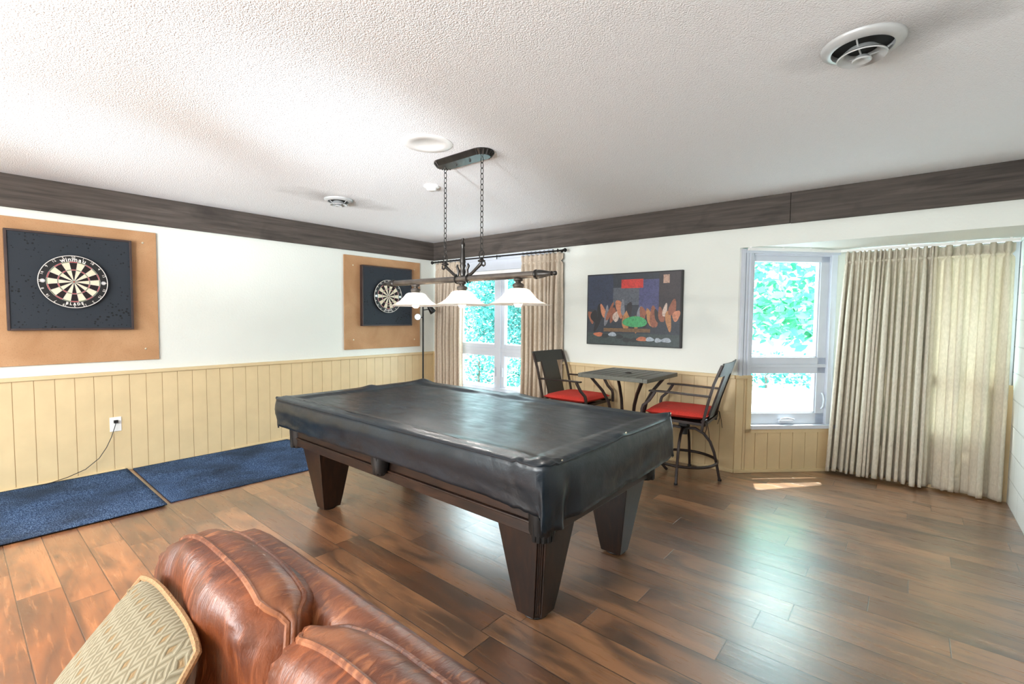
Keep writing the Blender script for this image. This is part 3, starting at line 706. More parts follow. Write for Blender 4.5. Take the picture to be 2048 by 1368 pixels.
# cover
def cover():
    m = MB(); nx, ny = 150, 84; R = 0.05; zt = 0.805
    def nz(x, y, z, s): return noise.noise(Vector((x*s, y*s, z*s)))
    def outline(x, y):
        """push square corners to a rounded rectangle"""
        dx = max(0, abs(x-(PX0+PX1)/2) - ((PX1-PX0)/2-R)); dy = max(0, abs(y-(PY0+PY1)/2) - ((PY1-PY0)/2-R))
        if dx > 0 and dy > 0:
            mxx = max(dx, dy); l = math.hypot(dx, dy); k = mxx/l if l > 0 else 1
            sxx = 1 if x > (PX0+PX1)/2 else -1; syy = 1 if y > (PY0+PY1)/2 else -1
            x = (PX0+PX1)/2 + sxx*((PX1-PX0)/2-R + dx*k); y = (PY0+PY1)/2 + syy*((PY1-PY0)/2-R + dy*k)
        return x, y
    def top(u, v):
        # denser samples near the rim
        f = lambda t: 0.5 - 0.5*math.copysign(abs(1-2*t)**0.75, 1-2*t)
        x = PX0 + (PX1-PX0)*f(u); y = PY0 + (PY1-PY0)*f(v)
        x, y = outline(x, y)
        e = min(x-PX0, PX1-x, y-PY0, PY1-y)
        z = zt
        z -= 0.014*min(1, max(0, (e-0.10)/0.05))                # bed lower than the rails
        z -= 0.010*max(0, 1-e/0.025)**2                         # rounded shoulder
        z += 0.0045*nz(x, y, 0, 2.2)*min(1, e/0.08) + 0.0022*nz(x, y, 3, 8)*min(1, e/0.06)
        # soft folds towards the window side and a dip line across
        z += 0.007*max(0, 1-abs(y-(PY1-0.22)-0.08*math.sin(x*3))/0.05)*max(0, 1-abs(x-3.0)/0.7)*math.sin(x*14)
        z += 0.004*math.exp(-((y-PY0-0.075)/0.008)**2)          # stitched seam on the near rail
        for (bx, by, h, r) in ((PX0+0.04, PY0+0.05, 0.004, 0.06), (PX0+0.06, PY1-0.55, 0.018, 0.05), (PX0+0.10, PY1-0.03, 0.024, 0.07), (PX1-0.02, PY1-0.02, 0.022, 0.06),
                             (PX1-0.015, (PY0+PY1)/2+0.02, 0.014, 0.035), (PX1-0.05, PY0+0.05, 0.012, 0.05), (3.05, PY1-0.02, 0.014, 0.07), (PX1-0.14, PY0+0.03, 0.010, 0.03)):
            z += h*math.exp(-((x-bx)**2+(y-by)**2)/r**2)
        # crumpled leather at the near right corner
        k = math.exp(-((x-PX1+0.08)**2+(y-PY0-0.06)**2)/0.02); z += 0.010*k*nz(x, y, 7, 28)
        return (x, y, z)
    m.grid(top, nx, ny)
    # skirt hanging from the rim: walk the rim vertices
    rim = [(i, 0) for i in range(nx)] + [(nx, j) for j in range(ny)] + [(nx-i, ny) for i in range(nx)] + [(0, ny-j) for j in range(ny)]
    ids = [j*(nx+1)+i for i, j in rim]; n = len(ids); rows = 12; base = len(m.v); cx, cy = (PX0+PX1)/2, (PY0+PY1)/2
    V = []
    for r in range(1, rows+1):
        t = r/rows
        for q in ids:
            x, y, z = m.v[q]
            dx = max(0, abs(x-cx) - ((PX1-PX0)/2-R)); dy = max(0, abs(y-cy) - ((PY1-PY0)/2-R))
            l = math.hypot(dx, dy) or 1; ux, uy = math.copysign(dx/l, x-cx), math.copysign(dy/l, y-cy)
            along = x*abs(uy) + y*abs(ux)
            right = ux > 0.5; cornr = min(abs(ux), abs(uy)) > 0.15
            hgt = 0.185 + (0.045 if right else 0.0) + 0.012*nz(along, 1, 0, 1.6) + (0.02 if cornr else 0)
            near_corner = math.exp(-((x-PX1)**2+(y-PY0)**2)/0.05)
            hgt += 0.03*near_corner
            out = 0.012*math.sin(min(1, t*2.5)*PI/2) + (0.010*nz(along, 5 if right else 0, t*0.6, 4.5) + 0.005*nz(along, 9, t, 13))*t
            out += 0.02*math.exp(-((t-0.35)/0.25)**2) * (0.35 if not right else 0.1)
            # drawn in at the bottom of the long side, flared on the end
            out += (-0.020*t if not right else 0.012*t)
            if right: out -= 0.030*t*max(0, 1-abs(y-(PY0+0.17))/0.07) - 0.022*t*max(0, 1-abs(y-(PY0+0.10))/0.06)
            if right: out += 0.010*math.exp(-((y-cy-0.02)/0.012)**2) - 0.008*math.exp(-((y-cy+0.012)/0.012)**2)
            out -= 0.025*near_corner*t
            V.append((x+ux*out, y+uy*out, z - 0.004 - hgt*t))
    m.add(V, [])
    ring = [ids] + [[base+(r*n)+k for k in range(n)] for r in range(rows)]
    fs = []
    for a, b in zip(ring[:-1], ring[1:]):
        for k in range(n): fs.append((a[k], a[(k+1) % n], b[(k+1) % n], b[k]))
    b0 = len(m.f)
    for f in fs: m.f.append(f); m.mi.append(0)
    o = m.build('pool_table_cover', 'vinyl', smooth=True, solid=0.0025, angle=0)
    tag(o, 'black vinyl fitted cover draped over the pool table', 'table cover')
    # piping along the rim
    c2 = MB(); path = []
    for q in ids[::2]:
        x, y, z = m.v[q]; path.append((x + (0.004 if x > cx else -0.004)*0.6, y + (0.004 if y > cy else -0.004)*0.6, z+0.002))
    c2.tube(path, 0.0045, 6, closed=True); c2.build('piping', 'vinyl', o, smooth=True)
    c3 = MB(); yy = PY0+0.072
    c3.tube([(x/20, yy + 0.002*math.sin(x), 0.8085 + 0.001*math.sin(x*2.1)) for x in range(int((PX0+0.3)*20), int((PX1-0.18)*20))], 0.0018, 6); c3.build('stitched_seam', 'blackp', o, smooth=True)
    for (gx, gy, gz) in ((PX1+0.006, (PY0+PY1)/2+0.03, 0.818), (PX1-0.0, PY1-0.03, 0.825), (PX1-0.005, PY0+0.13, 0.80)):
        c4 = MB(); c4.lathe([(0.002, -0.002), (0.005, -0.002), (0.0055, 0.001), (0.002, 0.002)], (gx, gy, gz), 14, axis='X'); c4.build('eyelet', 'steel', o, smooth=True)
cover()

# ================================================================== PENDANT LIGHT over the table
PYL = -2.32
pl = thing('pendant_light', 'pewter three-shade billiard light hanging over the pool table', 'pendant light', (2.98, PYL, H))
c = MB()
def stadium(w_, r, n=10): return [(2.995+w_*sx + r*math.cos(a), PYL + r*math.sin(a)) for sx, a0 in ((1, -PI/2), (-1, PI/2)) for a in [a0+PI*k/n for k in range(n+1)]]
S = [(0.175, 0.075, H), (0.175, 0.075, H-0.006), (0.175, 0.062, H-0.02), (0.175, 0.052, H-0.034)]
V = []; n_ = len(stadium(0.2, 0.05))
for w_, r, z in S: V += [(x, y, z) for x, y in stadium(w_, r)]
c.add(V, [(k*n_+i, k*n_+(i+1) % n_, (k+1)*n_+(i+1) % n_, (k+1)*n_+i) for k in range(3) for i in range(n_)] + [tuple(range(3*n_, 4*n_))])
for sx in (1, -1):
    for k in range(-4, 5):
        a = k*PI/9 + (0 if sx > 0 else PI); x, y = 2.995+sx*0.175, PYL
        c.tube([(x+0.074*math.cos(a), y+0.074*math.sin(a), H-0.006), (x+0.052*math.cos(a), y+0.052*math.sin(a), H-0.034)], 0.006, 6)
c.build('canopy', 'bronzed', pl, smooth=True, angle=30)
for x in (2.93, 3.06):
    c = MB(); c.lathe([(0.006, 0), (0.006, -0.008), (0.003, -0.012)], (x, PYL, H-0.034), 10, cap=True); c.build('canopy_screw', 'bronzed', pl)
ZB = 1.64
def chain(x, z0, z1):
    m = MB(); L_ = 0.040; z = z0; k = 0
    while z > z1 + 0.01:
        pts = []
        for i in range(14):
            a = 2*PI*i/14; hx = 0.0085*math.cos(a); hz = (L_/2)*math.sin(a)
            pts.append((x + (hx if k % 2 == 0 else hx*0.25), PYL + (hx*0.25 if k % 2 == 0 else hx), z - L_/2 + hz))
        m.tube(pts, 0.0024, 6, closed=True); z -= L_ - 0.006; k += 1
    return m
for x in (2.822, 3.168):
    chain(x, H-0.034, 1.805).build('chain', 'bronzed', pl, smooth=True)
    c = MB(); c.tube([(x+0.022*math.cos(a), PYL, 1.79+0.024*math.sin(a)) for a in [2*PI*k/16 for k in range(16)]], 0.0035, 6, closed=True)
    c.lathe([(0.0, -0.004), (0.022, 0.0), (0.026, 0.008), (0.014, 0.016), (0.008, 0.03), (0.0, 0.032)], (x, PYL, 1.742), 18); c.build('hanging_loop', 'bronzed', pl, smooth=True)
for sx in (-1, 1):
    c = MB(); x0 = 2.995+sx*0.173
    c.tube([(x0, PYL, 1.742), (x0-sx*0.006, PYL, 1.73), (x0-sx*0.05, PYL, 1.70), (x0-sx*0.09, PYL, 1.672), (x0-sx*0.125, PYL, 1.66)], [0.008, 0.012, 0.010, 0.010, 0.012], 10)
    c.tube([(x0-sx*0.005, PYL, 1.728), (x0+sx*0.018, PYL, 1.715), (x0+sx*0.030, PYL, 1.722), (x0+sx*0.030, PYL, 1.735)], 0.006, 8)
    c.lathe([(0, 0.007), (0.007, 0), (0, -0.007)], (x0+sx*0.030, PYL, 1.735), 10); c.build('scroll_arm', 'bronzed', pl, smooth=True)
    c = MB(); xr = 2.995+sx*0.055
    c.tube([(xr, PYL+0.027*math.cos(a), ZB+0.027*math.sin(a)) for a in [2*PI*k/16 for k in range(16)]], 0.004, 6, closed=True)
    c.tube([(xr-sx*0.01, PYL, ZB+0.025), (xr-sx*0.015, PYL, ZB+0.06), (xr, PYL, ZB+0.085), (xr-sx*0.006, PYL, ZB+0.10)], [0.007, 0.010, 0.009, 0.006], 8); c.build('bar_clasp', 'bronzed', pl, smooth=True)
c = MB(); c.lathe([(0.0, 0.02), (0.018, 0.022), (0.020, 0.05), (0.014, 0.07), (0.022, 0.09), (0.017, 0.10), (0.020, 0.115), (0.015, 0.150), (0.013, 0.20), (0.011, 0.212), (0.016, 0.220), (0.015, 0.234), (0.007, 0.248), (0.009, 0.268), (0.0, 0.272)], (2.995, PYL, ZB), 18)
c.build('finial_column', 'bronzed', pl, smooth=True, angle=60)
c = MB(); c.tube([(2.25, PYL, ZB), (3.60, PYL, ZB)], 0.021, 20)
c.build('bar', 'bronze', pl, smooth=True)
for sx, xe in ((-1, 2.25), (1, 3.60)):
    c = MB(); prof = [(0.021, 0), (0.028, 0.004), (0.029, 0.012), (0.022, 0.018), (0.026, 0.026), (0.025, 0.04), (0.018, 0.08), (0.012, 0.115), (0.014, 0.122), (0.008, 0.128), (0.013, 0.138), (0.012, 0.15), (0.0, 0.158)]
    c.tube([(xe+sx*h, PYL, ZB) for r, h in prof], [max(r, 0.0005) for r, h in prof], 18); c.build('bar_end_cap', 'bronzed', pl, smooth=True, angle=60)
for x in (2.50, 2.99, 3.475):
    c = MB(); c.lathe([(0.0, -0.018), (0.026, -0.020), (0.030, -0.030), (0.016, -0.038), (0.018, -0.044), (0.034, -0.052), (0.036, -0.066), (0.030, -0.070), (0.034, -0.085), (0.0, -0.085)], (x, PYL, ZB), 20)
    c.build('lamp_holder', 'bronze', pl, smooth=True, angle=60)
    prof = [(0.030, 1.562), (0.050, 1.560), (0.066, 1.553), (0.078, 1.540), (0.092, 1.522), (0.112, 1.502), (0.138, 1.484), (0.168, 1.471), (0.193, 1.464), (0.208, 1.463)]
    c = MB(); c.lathe(prof, (x, PYL, 0), 48); c.build('lamp_shade', 'shade', pl, smooth=True, angle=80)
    c = MB(); c.lathe([(0.0, 1.448), (0.018, 1.452), (0.027, 1.468), (0.028, 1.485), (0.018, 1.512), (0.013, 1.53), (0.012, 1.555)], (x, PYL, 0), 18); c.build('bulb', 'bulb', pl, smooth=True)
    lamp('pendant_bulb_light', 'POINT', (x, PYL, 1.49), 88, (1.0, 0.97, 0.93), radius=0.03)

# ================================================================== CEILING FITTINGS
def vent(cx, cy, R, label):
    t = thing('ceiling_vent', label, 'air vent', (cx, cy, H))
    c = MB(); c.lathe([(R, 0.0), (R, -0.004), (R*0.97, -0.012), (R*0.80, -0.022), (R*0.74, -0.022), (R*0.72, -0.012), (R*0.74, 0.0)], (cx, cy, H), 56); c.build('outer_ring', 'vent', t, smooth=True, angle=50)
    c = MB(); c.lathe([(0.0, -0.001), (R*0.745, -0.001)], (cx, cy, H), 40); c.build('duct_shade_disc', 'dark', t)  # flat near-black disc stands in for the shade inside the duct
    c = MB(); c.lathe([(R*0.60, -0.048), (R*0.58, -0.052), (R*0.44, -0.040), (R*0.36, -0.024), (R*0.36, -0.018), (R*0.46, -0.030), (R*0.60, -0.046)], (cx, cy, H), 48); c.build('cone_ring', 'vent', t, smooth=True, angle=70)
    c = MB(); c.lathe([(R*0.24, -0.060), (R*0.22, -0.064), (R*0.12, -0.058), (0.0, -0.052)], (cx, cy, H), 32); c.lathe([(R*0.24, -0.060), (R*0.15, -0.045), (0, -0.04)], (cx, cy, H), 32); c.build('centre_cone', 'vent', t, smooth=True, angle=70)
    for k in range(3):
        a = k*2*PI/3+0.4; c = MB(); c.box((-0.004, -0.001, 0), (0.004, 0.001, 0.001)); c = MB()
        c.tube([(cx+R*0.73*math.cos(a), cy+R*0.73*math.sin(a), H-0.010), (cx+R*0.50*math.cos(a), cy+R*0.50*math.sin(a), H-0.032), (cx+R*0.1*math.cos(a), cy+R*0.1*math.sin(a), H-0.045)], 0.003, 6); c.build('strut', 'vent', t, smooth=True)
vent(5.115, -2.265, 0.135, 'large round white ceiling vent with soot smudge, above the right of the room')
vent(1.285, -2.225, 0.125, 'round white ceiling vent near the left wall, left of the hanging chains')
c = MB(); c.lathe([(0.152, 0), (0.152, -0.002), (0.148, -0.004), (0.09, -0.004), (0.088, -0.003), (0.0, -0.003)], (3.0, -2.625, H), 48)
tag(c.build('ceiling_cover_plate', 'whitep', smooth=True, angle=40), 'flat round white cover plate on the ceiling above the pool table', 'cover plate')
sm = thing('smoke_detector', 'small round white smoke detector on the ceiling left of the chains', 'smoke detector', (2.295, -1.995, H))
c = MB(); c.lathe([(0.062, 0), (0.062, -0.012), (0.055, -0.016), (0.0, -0.016)], (2.295, -1.995, H), 36); c.build('base', 'whitep', sm, smooth=True)
c = MB(); c.lathe([(0.042, -0.016), (0.040, -0.030), (0.030, -0.038), (0.0, -0.038)], (2.295, -1.995, H), 36); c.build('sensor_cap', 'whitep', sm, smooth=True)

# ================================================================== DARTBOARDS
def dart_set(yb0, yb1, zb0, zb1, ys0, ys1, zs0, zs1, yc, zc, where, side, tilt=0):
    t = thing('backing_board', 'tan fibreboard panel screwed to the wall, '+where, 'backing board', (0, (yb0+yb1)/2, zb0))
    c = MB(); c.box((0.002, yb0, zb0), (0.018, yb1, zb1)); c.build('panel', 'hard', t, bevel=0.002)
    for (y, z) in ((yb0+0.12, zb0+0.12), (yb1-0.10, zb0+0.10), (yb0+0.12, zb1-0.12), (yb1-0.10, zb1-0.10)):
        c = MB(); c.lathe([(0.009, 0.018), (0.008, 0.021), (0.0, 0.0225)], (0, y, z), 12, axis='X'); c.build('screw', 'steel', t, smooth=True)
    s = thing('dartboard_surround', 'square black dart-pocked surround with thin brown frame, '+where, 'dartboard surround', (0.02, (ys0+ys1)/2, zs0))
    c = MB(); c.box((0.019, ys0+0.01, zs0+0.01), (0.066, ys1-0.01, zs1-0.01)); c.build('foam_panel', 'surr', s)
    c = MB(); f = 0.016; x0, x1 = 0.019, 0.074
    c.box((x0, ys0, zs0), (x1, ys0+f, zs1)); c.box((x0, ys1-f, zs0), (x1, ys1, zs1)); c.box((x0, ys0+f, zs0), (x1, ys1-f, zs0+f)); c.box((x0, ys0+f, zs1-f), (x1, ys1-f, zs1))
    c.build('frame', 'frame', s, bevel=0.002)
    d = thing('dartboard', 'round bristle dartboard with white number ring, '+where, 'dartboard', (0.068, yc, zc-0.212))
    R = 0.212; xf = 0.098
    m = MB()
    def P2(r, a, x=xf): return (x, yc + r*math.sin(a), zc + r*math.cos(a))
    m.lathe([(R, 0.067), (R, 0.092), (R-0.006, 0.0975), (0.155, 0.0975)], (0, yc, zc), 60, axis='X', mi=0)
    rr = [0.0, 0.006, 0.014, 0.092, 0.100, 0.155, 0.163]
    for k in range(20):
        for j in range(6):
            mats = 4 if j == 0 else 3 if j == 1 else None
            if mats is None:
                blk = k % 2 == 0
                mats = (1 if blk else 2) if j in (2, 4) else (4 if blk else 3)
            for q in range(3):
                a0 = (k-0.5+q/3)*PI/10; a1 = (k-0.5+(q+1)/3)*PI/10
                m.add([P2(rr[j], a0), P2(rr[j+1], a0), P2(rr[j+1], a1), P2(rr[j], a1)], [(0, 1, 2, 3)], mats)
    m.build('board', ['dring', 'dblack', 'dcream', 'dgreen', 'dred'], d, fix=False)
    c = MB()
    for r in (0.092, 0.100, 0.155, 0.163): c.tube([P2(r, 2*PI*k/60, xf+0.0008) for k in range(60)], 0.0006, 4, closed=True)
    for k in range(20): a = (k+0.5)*PI/10; c.tube([P2(0.008, a, xf+0.0008), P2(0.163, a, xf+0.0008)], 0.0006, 4)
    c.build('spider_wire', 'wire', d)
    c = MB(); c.tube([P2(R-0.003, 2*PI*k/72, xf+0.003) for k in range(72)], 0.0026, 6, closed=True)
    nums = [20, 1, 18, 4, 13, 6, 10, 15, 2, 17, 3, 19, 7, 16, 8, 11, 14, 9, 12, 5]
    for k, n in enumerate(nums):
        a = k*PI/10; o = P2(0.194, a, xf+0.003)
        c.text(str(n), 0.026, o, (0, math.cos(a), -math.sin(a)), (0, math.sin(a), math.cos(a)), 0.0006)
    c.build('number_ring', 'letter', d, fix=False)
    for word, size, up_, rad, adv in (('winmau', 0.046, 1, 0.179, (0.034, 0.012, 0.027, 0.036, 0.027, 0.027)), ('BLADE', 0.028, -1, 0.180, (0.024, 0.021, 0.025, 0.025, 0.022))):
        c = MB(); tot = sum(adv); pos_ = -tot/2
        for ch, ad in zip(word, adv):
            al = (pos_ + ad/2)/rad; pos_ += ad
            if up_ > 0: a = al; ax, ay = (0, math.cos(a), -math.sin(a)), (0, math.sin(a), math.cos(a))
            else: a = PI - al; ax, ay = (0, -math.cos(a), math.sin(a)), (0, -math.sin(a), -math.cos(a))
            c.text(ch, size, P2(rad, a, xf+0.0005), ax, ay, 0.0004, font_off=0.0010, sx=0.95)
        c.build('lettering', 'letter', d, fix=False)
    for a in (PI/2, -PI/2):
        c = MB(); c.lathe([(0.0, 0.0008), (0.011, 0.0008), (0.011, 0)], P2(0.183, a, xf), 20, axis='X'); c.lathe([(0.0125, 0.0008), (0.0150, 0.0008)], P2(0.183, a, xf), 20, axis='X'); c.build('emblem', 'wire', d)
dart_set(-4.62, -3.298, 0.975, 2.122, -4.252, -3.488, 1.252, 2.024, -3.872, 1.642, 'at the left edge of the view', 0)
dart_set(-1.43, -0.268, 0.972, 2.133, -1.215, -0.447, 1.264, 2.024, -0.850, 1.645, 'beside the room corner behind the hanging light', 1)

# ================================================================== OUTLET AND CORD
ot = thing('wall_outlet', 'white square wall outlet in the beige panelling under the left board', 'outlet', (0.012, -3.625, 0.36))
c = MB(); c.box((0.012, -3.667, 0.362), (0.018, -3.587, 0.487)); c.build('cover_plate', 'whitep', ot, bevel=0.002)
for z in (0.397, 0.452):
    c = MB(); c.box((0.0175, -3.644, z-0.017), (0.0195, -3.610, z+0.017)); c.build('socket', 'whitep', ot, bevel=0.003)
pc = thing('power_cord', 'thin black power cord plugged into the outlet, hanging to the mat', 'power cord', (0.03, -3.63, 0.0))
c = MB(); c.box((0.019, -3.642, 0.436), (0.045, -3.612, 0.462)); c.build('plug', 'cord', pc, bevel=0.004)
c = MB(); c.tube([(0.035, -3.627, 0.442), (0.045, -3.640, 0.40), (0.05, -3.665, 0.32), (0.055, -3.70, 0.24), (0.06, -3.75, 0.16), (0.06, -3.84, 0.085), (0.055, -3.95, 0.045), (0.05, -4.05, 0.024), (0.05, -4.2, 0.016)], 0.003, 8); c.build('cable', 'cord', pc, smooth=True)

# ================================================================== MATS
def mat_mesh(pts, label):
    m = MB(); (a, b, c_, d) = [Vector((x, y, 0)) for x, y in pts]
    def f(u, v):
        q = (a*(1-u)+b*u)*(1-v) + (d*(1-u)+c_*u)*v
        return (q.x, q.y, 0.011 + 0.0025*noise.noise(Vector((q.x*3, q.y*3, 0))))
    m.grid(f, 30, 40)
    o = m.build('floor_mat', 'rug', smooth=True); md = o.modifiers.new('solid', 'SOLIDIFY'); md.thickness = 0.009; md.offset = -1
    tag(o, label, 'mat', 'blue mats along the left wall'); return o
mat_mesh([(0.030, -5.10), (1.215, -5.12), (1.235, -3.566), (0.030, -3.560)], 'blue ribbed carpet mat under the outlet, the one nearer the sofa')
mat_mesh([(0.030, -3.520), (1.180, -3.530), (1.235, -2.15), (0.030, -2.15)], 'blue-grey ribbed carpet mat reaching towards the pool table leg')

# ================================================================== CURTAINS
def curtain(x0, x1, yc, z0, z1, folds, name, mat, label, cat, seed=0, lean=None, amp=0.032, pinch=0.085, rows=60, group=None, spread=False):
    """folds: relative widths of the pleats; each pleat is one in-out wave of the cloth"""
    rnd = random.Random(seed); tot = sum(folds); edges = [0]
    for f in folds: edges.append(edges[-1] + f/tot)
    L_ = x1-x0
    drift = [0] + [rnd.uniform(-0.012, 0.012) for _ in folds[:-1]] + [0]
    amps = [amp*rnd.uniform(0.6, 1.3)*min(1.3, (f/tot*L_)/0.045)**0.3 for f in folds]
    hem = [rnd.uniform(-0.006, 0.010) for _ in folds]
    broad = [rnd.uniform(0, 6.28) for _ in range(3)]
    per = 16; nu = per*len(folds)
    def fn(u, v):
        k = min(len(folds)-1, int(u*nu/per + 1e-6)); t = u*nu/per - k
        dz = (z1-z0)*v
        e0 = edges[k]*L_ + drift[k]*math.sin(v*2.2); e1 = edges[k+1]*L_ + drift[k+1]*math.sin(v*2.2)
        x = x0 + e0 + (e1-e0)*t; z = z1 - dz
        wv = math.sin(t*2*PI - PI/2)
        p = math.exp(-((dz-pinch)/0.016)**2)                  # gathered line under the header
        a = amps[k]
        # at the top a stiff upright pleat: narrow, standing out
        pul = 2*math.exp(-((t-0.5)/(0.17 if dz < pinch else 0.17+0.30*min(1, (dz-pinch)/0.5)))**2) - 1
        if spread:
            q = min(1, max(0, dz-pinch)/0.9)
            br = math.sin((x-x0)*2*PI/0.165 + broad[0] + 1.2*math.sin((x-x0)*9+broad[1]))
            sh_ = pul*(1-q) + (0.75*br + 0.25*wv)*q; amp_ = a*(0.62*(1-q) + 1.15*q)
        else:
            q = min(1, max(0, dz-pinch)/0.4)
            sh_ = pul*(1-q) + math.copysign(abs(wv)**0.75, wv)*q; amp_ = a*(0.70*(1-q) + 1.15*q)
        amp_ *= (1-0.55*p)
        y = yc - amp_*sh_ + 0.005*noise.noise(Vector((x*5, v*5, seed)))
        x += 0.20*a*math.sin(t*4*PI)*(0.4+0.6*q) + (0.5-t)*p*(e1-e0)*0.45
        if dz < pinch and abs(t-0.5) < 0.32: x += 0.0
        # two little tucks either side of each pinch
        y += 0.004*math.sin(t*10*PI)*math.exp(-((dz-pinch)/0.03)**2)
        if lean: x += lean(u, v)
        if z < z0+0.115: y -= 0.0030
        zz = z + hem[k]*v**6 + (0.006 if dz < 0.001 and abs(t-0.5) < 0.2 else 0)
        return (x, y, zz)
    m = MB()
    H_ = z1-z0
    vs_list = [d/H_ for d in (0, 0.015, 0.035, 0.055, 0.066, 0.074, 0.080, 0.085, 0.090, 0.098, 0.108, 0.122, 0.14)]
    vs_list += [vs_list[-1] + (1-vs_list[-1])*(q/rows) for q in range(1, rows+1)]
    vs_list = sorted(vs_list + [(H_-0.117)/H_, (H_-0.113)/H_])
    nv = len(vs_list)-1
    m.add([fn(i/nu, vv) for vv in vs_list for i in range(nu+1)], [(j*(nu+1)+i, j*(nu+1)+i+1, (j+1)*(nu+1)+i+1, (j+1)*(nu+1)+i) for j in range(nv) for i in range(nu)])
    o = m.build(name, mat, smooth=True, solid=0.0016, fix=False, angle=0); tag(o, label, cat, group)
    hb = MB(); hb.grid(lambda u, v: (lambda q: (q[0], q[1]+0.006, q[2]-0.001))(fn(u, (0.002+0.074*v)/H_)), nu, 6); hb.build('header_tape', 'tape', o, smooth=True, fix=False, solid=0.001, angle=0)
    return o
rn = random.Random(3)
curtain(0.13, 0.68, -0.085, 0.03, 2.129, [rn.uniform(0.6, 1.5) for _ in range(9)], 'curtain', 'curt2', 'sand linen curtain left of the casement window, by the room corner', 'curtain', 1, lean=lambda a, v: -0.02*math.sin(v*3)*a)
curtain(1.70, 2.27, -0.085, 0.03, 2.119, [rn.uniform(0.6, 1.5) for _ in range(9)], 'curtain', 'curt2', 'sand linen curtain right of the casement window, behind the left bar chair', 'curtain', 2, lean=lambda a, v: (1-a)*0.03*math.sin(v*3)-0.02*(1-a))
rd = thing('curtain_rod', 'black metal curtain rod with ball ends above the casement window', 'curtain rod', (1.2, -0.09, 2.15))
c = MB(); c.tube([(0.10, -0.09, 2.152), (1.25, -0.09, 2.150), (2.29, -0.09, 2.142)], 0.009, 12); c.build('pole', 'blackm', rd, smooth=True)
for x, s in ((0.10, -1), (2.29, 1)):
    c = MB(); c.tube([(x+s*h, -0.09, 2.15 if s < 0 else 2.142) for h in (0, 0.006, 0.012, 0.018, 0.030, 0.044, 0.052)], [0.011, 0.016, 0.010, 0.016, 0.024, 0.016, 0.002], 14); c.build('finial', 'blackm', rd, smooth=True)
for x in (0.20, 1.30, 2.22):
    c = MB(); c.tube([(x, -0.001, 2.15), (x, -0.09, 2.15), (x, -0.09, 2.135)], 0.005, 8); c.lathe([(0.018, 0), (0.018, -0.004), (0, -0.004)], (x, -0.001, 2.15), 14, axis='Y'); c.tube([(x, -0.09, 2.165), (x, -0.09, 2.115)], 0.006, 8)
    c.build('bracket', 'blackm', rd, smooth=True)
for x in [0.15+0.06*k for k in range(9)] + [1.72+0.063*k for k in range(9)]:
    c = MB(); c.tube([(x+0.002*math.cos(a), -0.09+0.016*math.cos(a), 2.146+0.016*math.sin(a)) for a in [2*PI*k/12 for k in range(12)]], 0.0022, 5, closed=True); c.build('ring', 'blackm', rd, smooth=True)
# long curtain in the bay: tight gathered left half and a spread right half
fl = [rn.uniform(0.6, 1.7) for _ in range(15)]
def leanL(a, v): return (1-a)*(-0.085*v**0.9) + 0.0
curtain(4.835, 5.43, 0.580, 0.025, 1.985, fl, 'curtain', 'curt3', 'tightly gathered cream pleated curtain in the bay beside the bare window', 'curtain', 5, lean=leanL, amp=0.046)
fr = [0.9, 1.15, 1.0, 1.15, 1.0, 1.1]
curtain(5.40, 5.885, 0.605, 0.020, 1.985, fr, 'curtain', 'curt', 'spread cream pleated curtain in the bay touching the block wall', 'curtain', 8, amp=0.054, spread=True)
tk = MB(); tk.tube([(A+D*0.03+NRM*0.085+Vector((0, 0, 2.000))), (A+D*0.30+NRM*0.085+Vector((0, 0, 2.0))), (A+D*0.62+NRM*0.085+Vector((0, 0, 2.0))), (4.74, 0.54, 2.0), (4.80, 0.575, 2.0), (4.88, 0.58, 2.0), (5.4, 0.58, 2.0), (5.90, 0.58, 2.0)], 0.013, 4, sq=True)
for s_ in (0.05, 0.35, 0.60): q = A+D*s_+NRM*0.085; tk.box((q.x-0.008, q.y-0.008, 2.0), (q.x+0.008, q.y+0.008, SOF))
for x in (4.95, 5.25, 5.55, 5.85): tk.box((x-0.008, 0.572, 2.0), (x+0.008, 0.588, SOF))
tag(tk.build('curtain_track', 'whitep'), 'white curtain track bent around the bay soffit', 'curtain track')

# ================================================================== PICTURE (plain generic stand-in)
pk = thing('canvas_picture', 'dark canvas picture with red, green and tan dabs of paint above the bar table', 'picture', (3.10, -0.002, 1.105))
px0, px1, pz0, pz1 = 2.585, 3.625, 1.105, 1.855
c = MB(); c.box((px0, -0.038, pz0), (px1, -0.002, pz1)); c.build('canvas_edge', 'artedge', pk, bevel=0.002)
m = MB(); W_, H_ = px1-px0, pz1-pz0; depth = [0.0385]
def sh(pts, col):
    m.t = col; depth[0] += 0.00006; y = -depth[0]
    m.add([(px0+W_*x, y, pz0+H_*z) for x, z in pts], [tuple(range(len(pts)))])
def ell(cx, cz, rx, rz, col, n=18, rot=0.0, wob=0.12, sd=1):
    r = random.Random(sd+int(cx*999)); ph = r.uniform(0, 6)
    sh([(cx + (rx*math.cos(a)*math.cos(rot) - rz*math.sin(a)*math.sin(rot))*(1+wob*math.sin(3*a+ph)), cz + (rx*math.cos(a)*math.sin(rot) + rz*math.sin(a)*math.cos(rot))*(1+wob*math.sin(3*a+ph))) for a in [2*PI*k/n for k in range(n)]], col)
def rect(x0, z0, x1, z1, col): sh([(x0, z0), (x1, z0), (x1, z1), (x0, z1)], col)
S_ = srgb
rect(0.01, 0.01, 0.985, 0.985, S_(52, 58, 68)); rect(0.01, 0.50, 0.30, 0.985, S_(50, 60, 82)); rect(0.58, 0.46, 0.78, 0.90, S_(80, 82, 124)); rect(0.78, 0.42, 0.985, 0.985, S_(62, 56, 60))
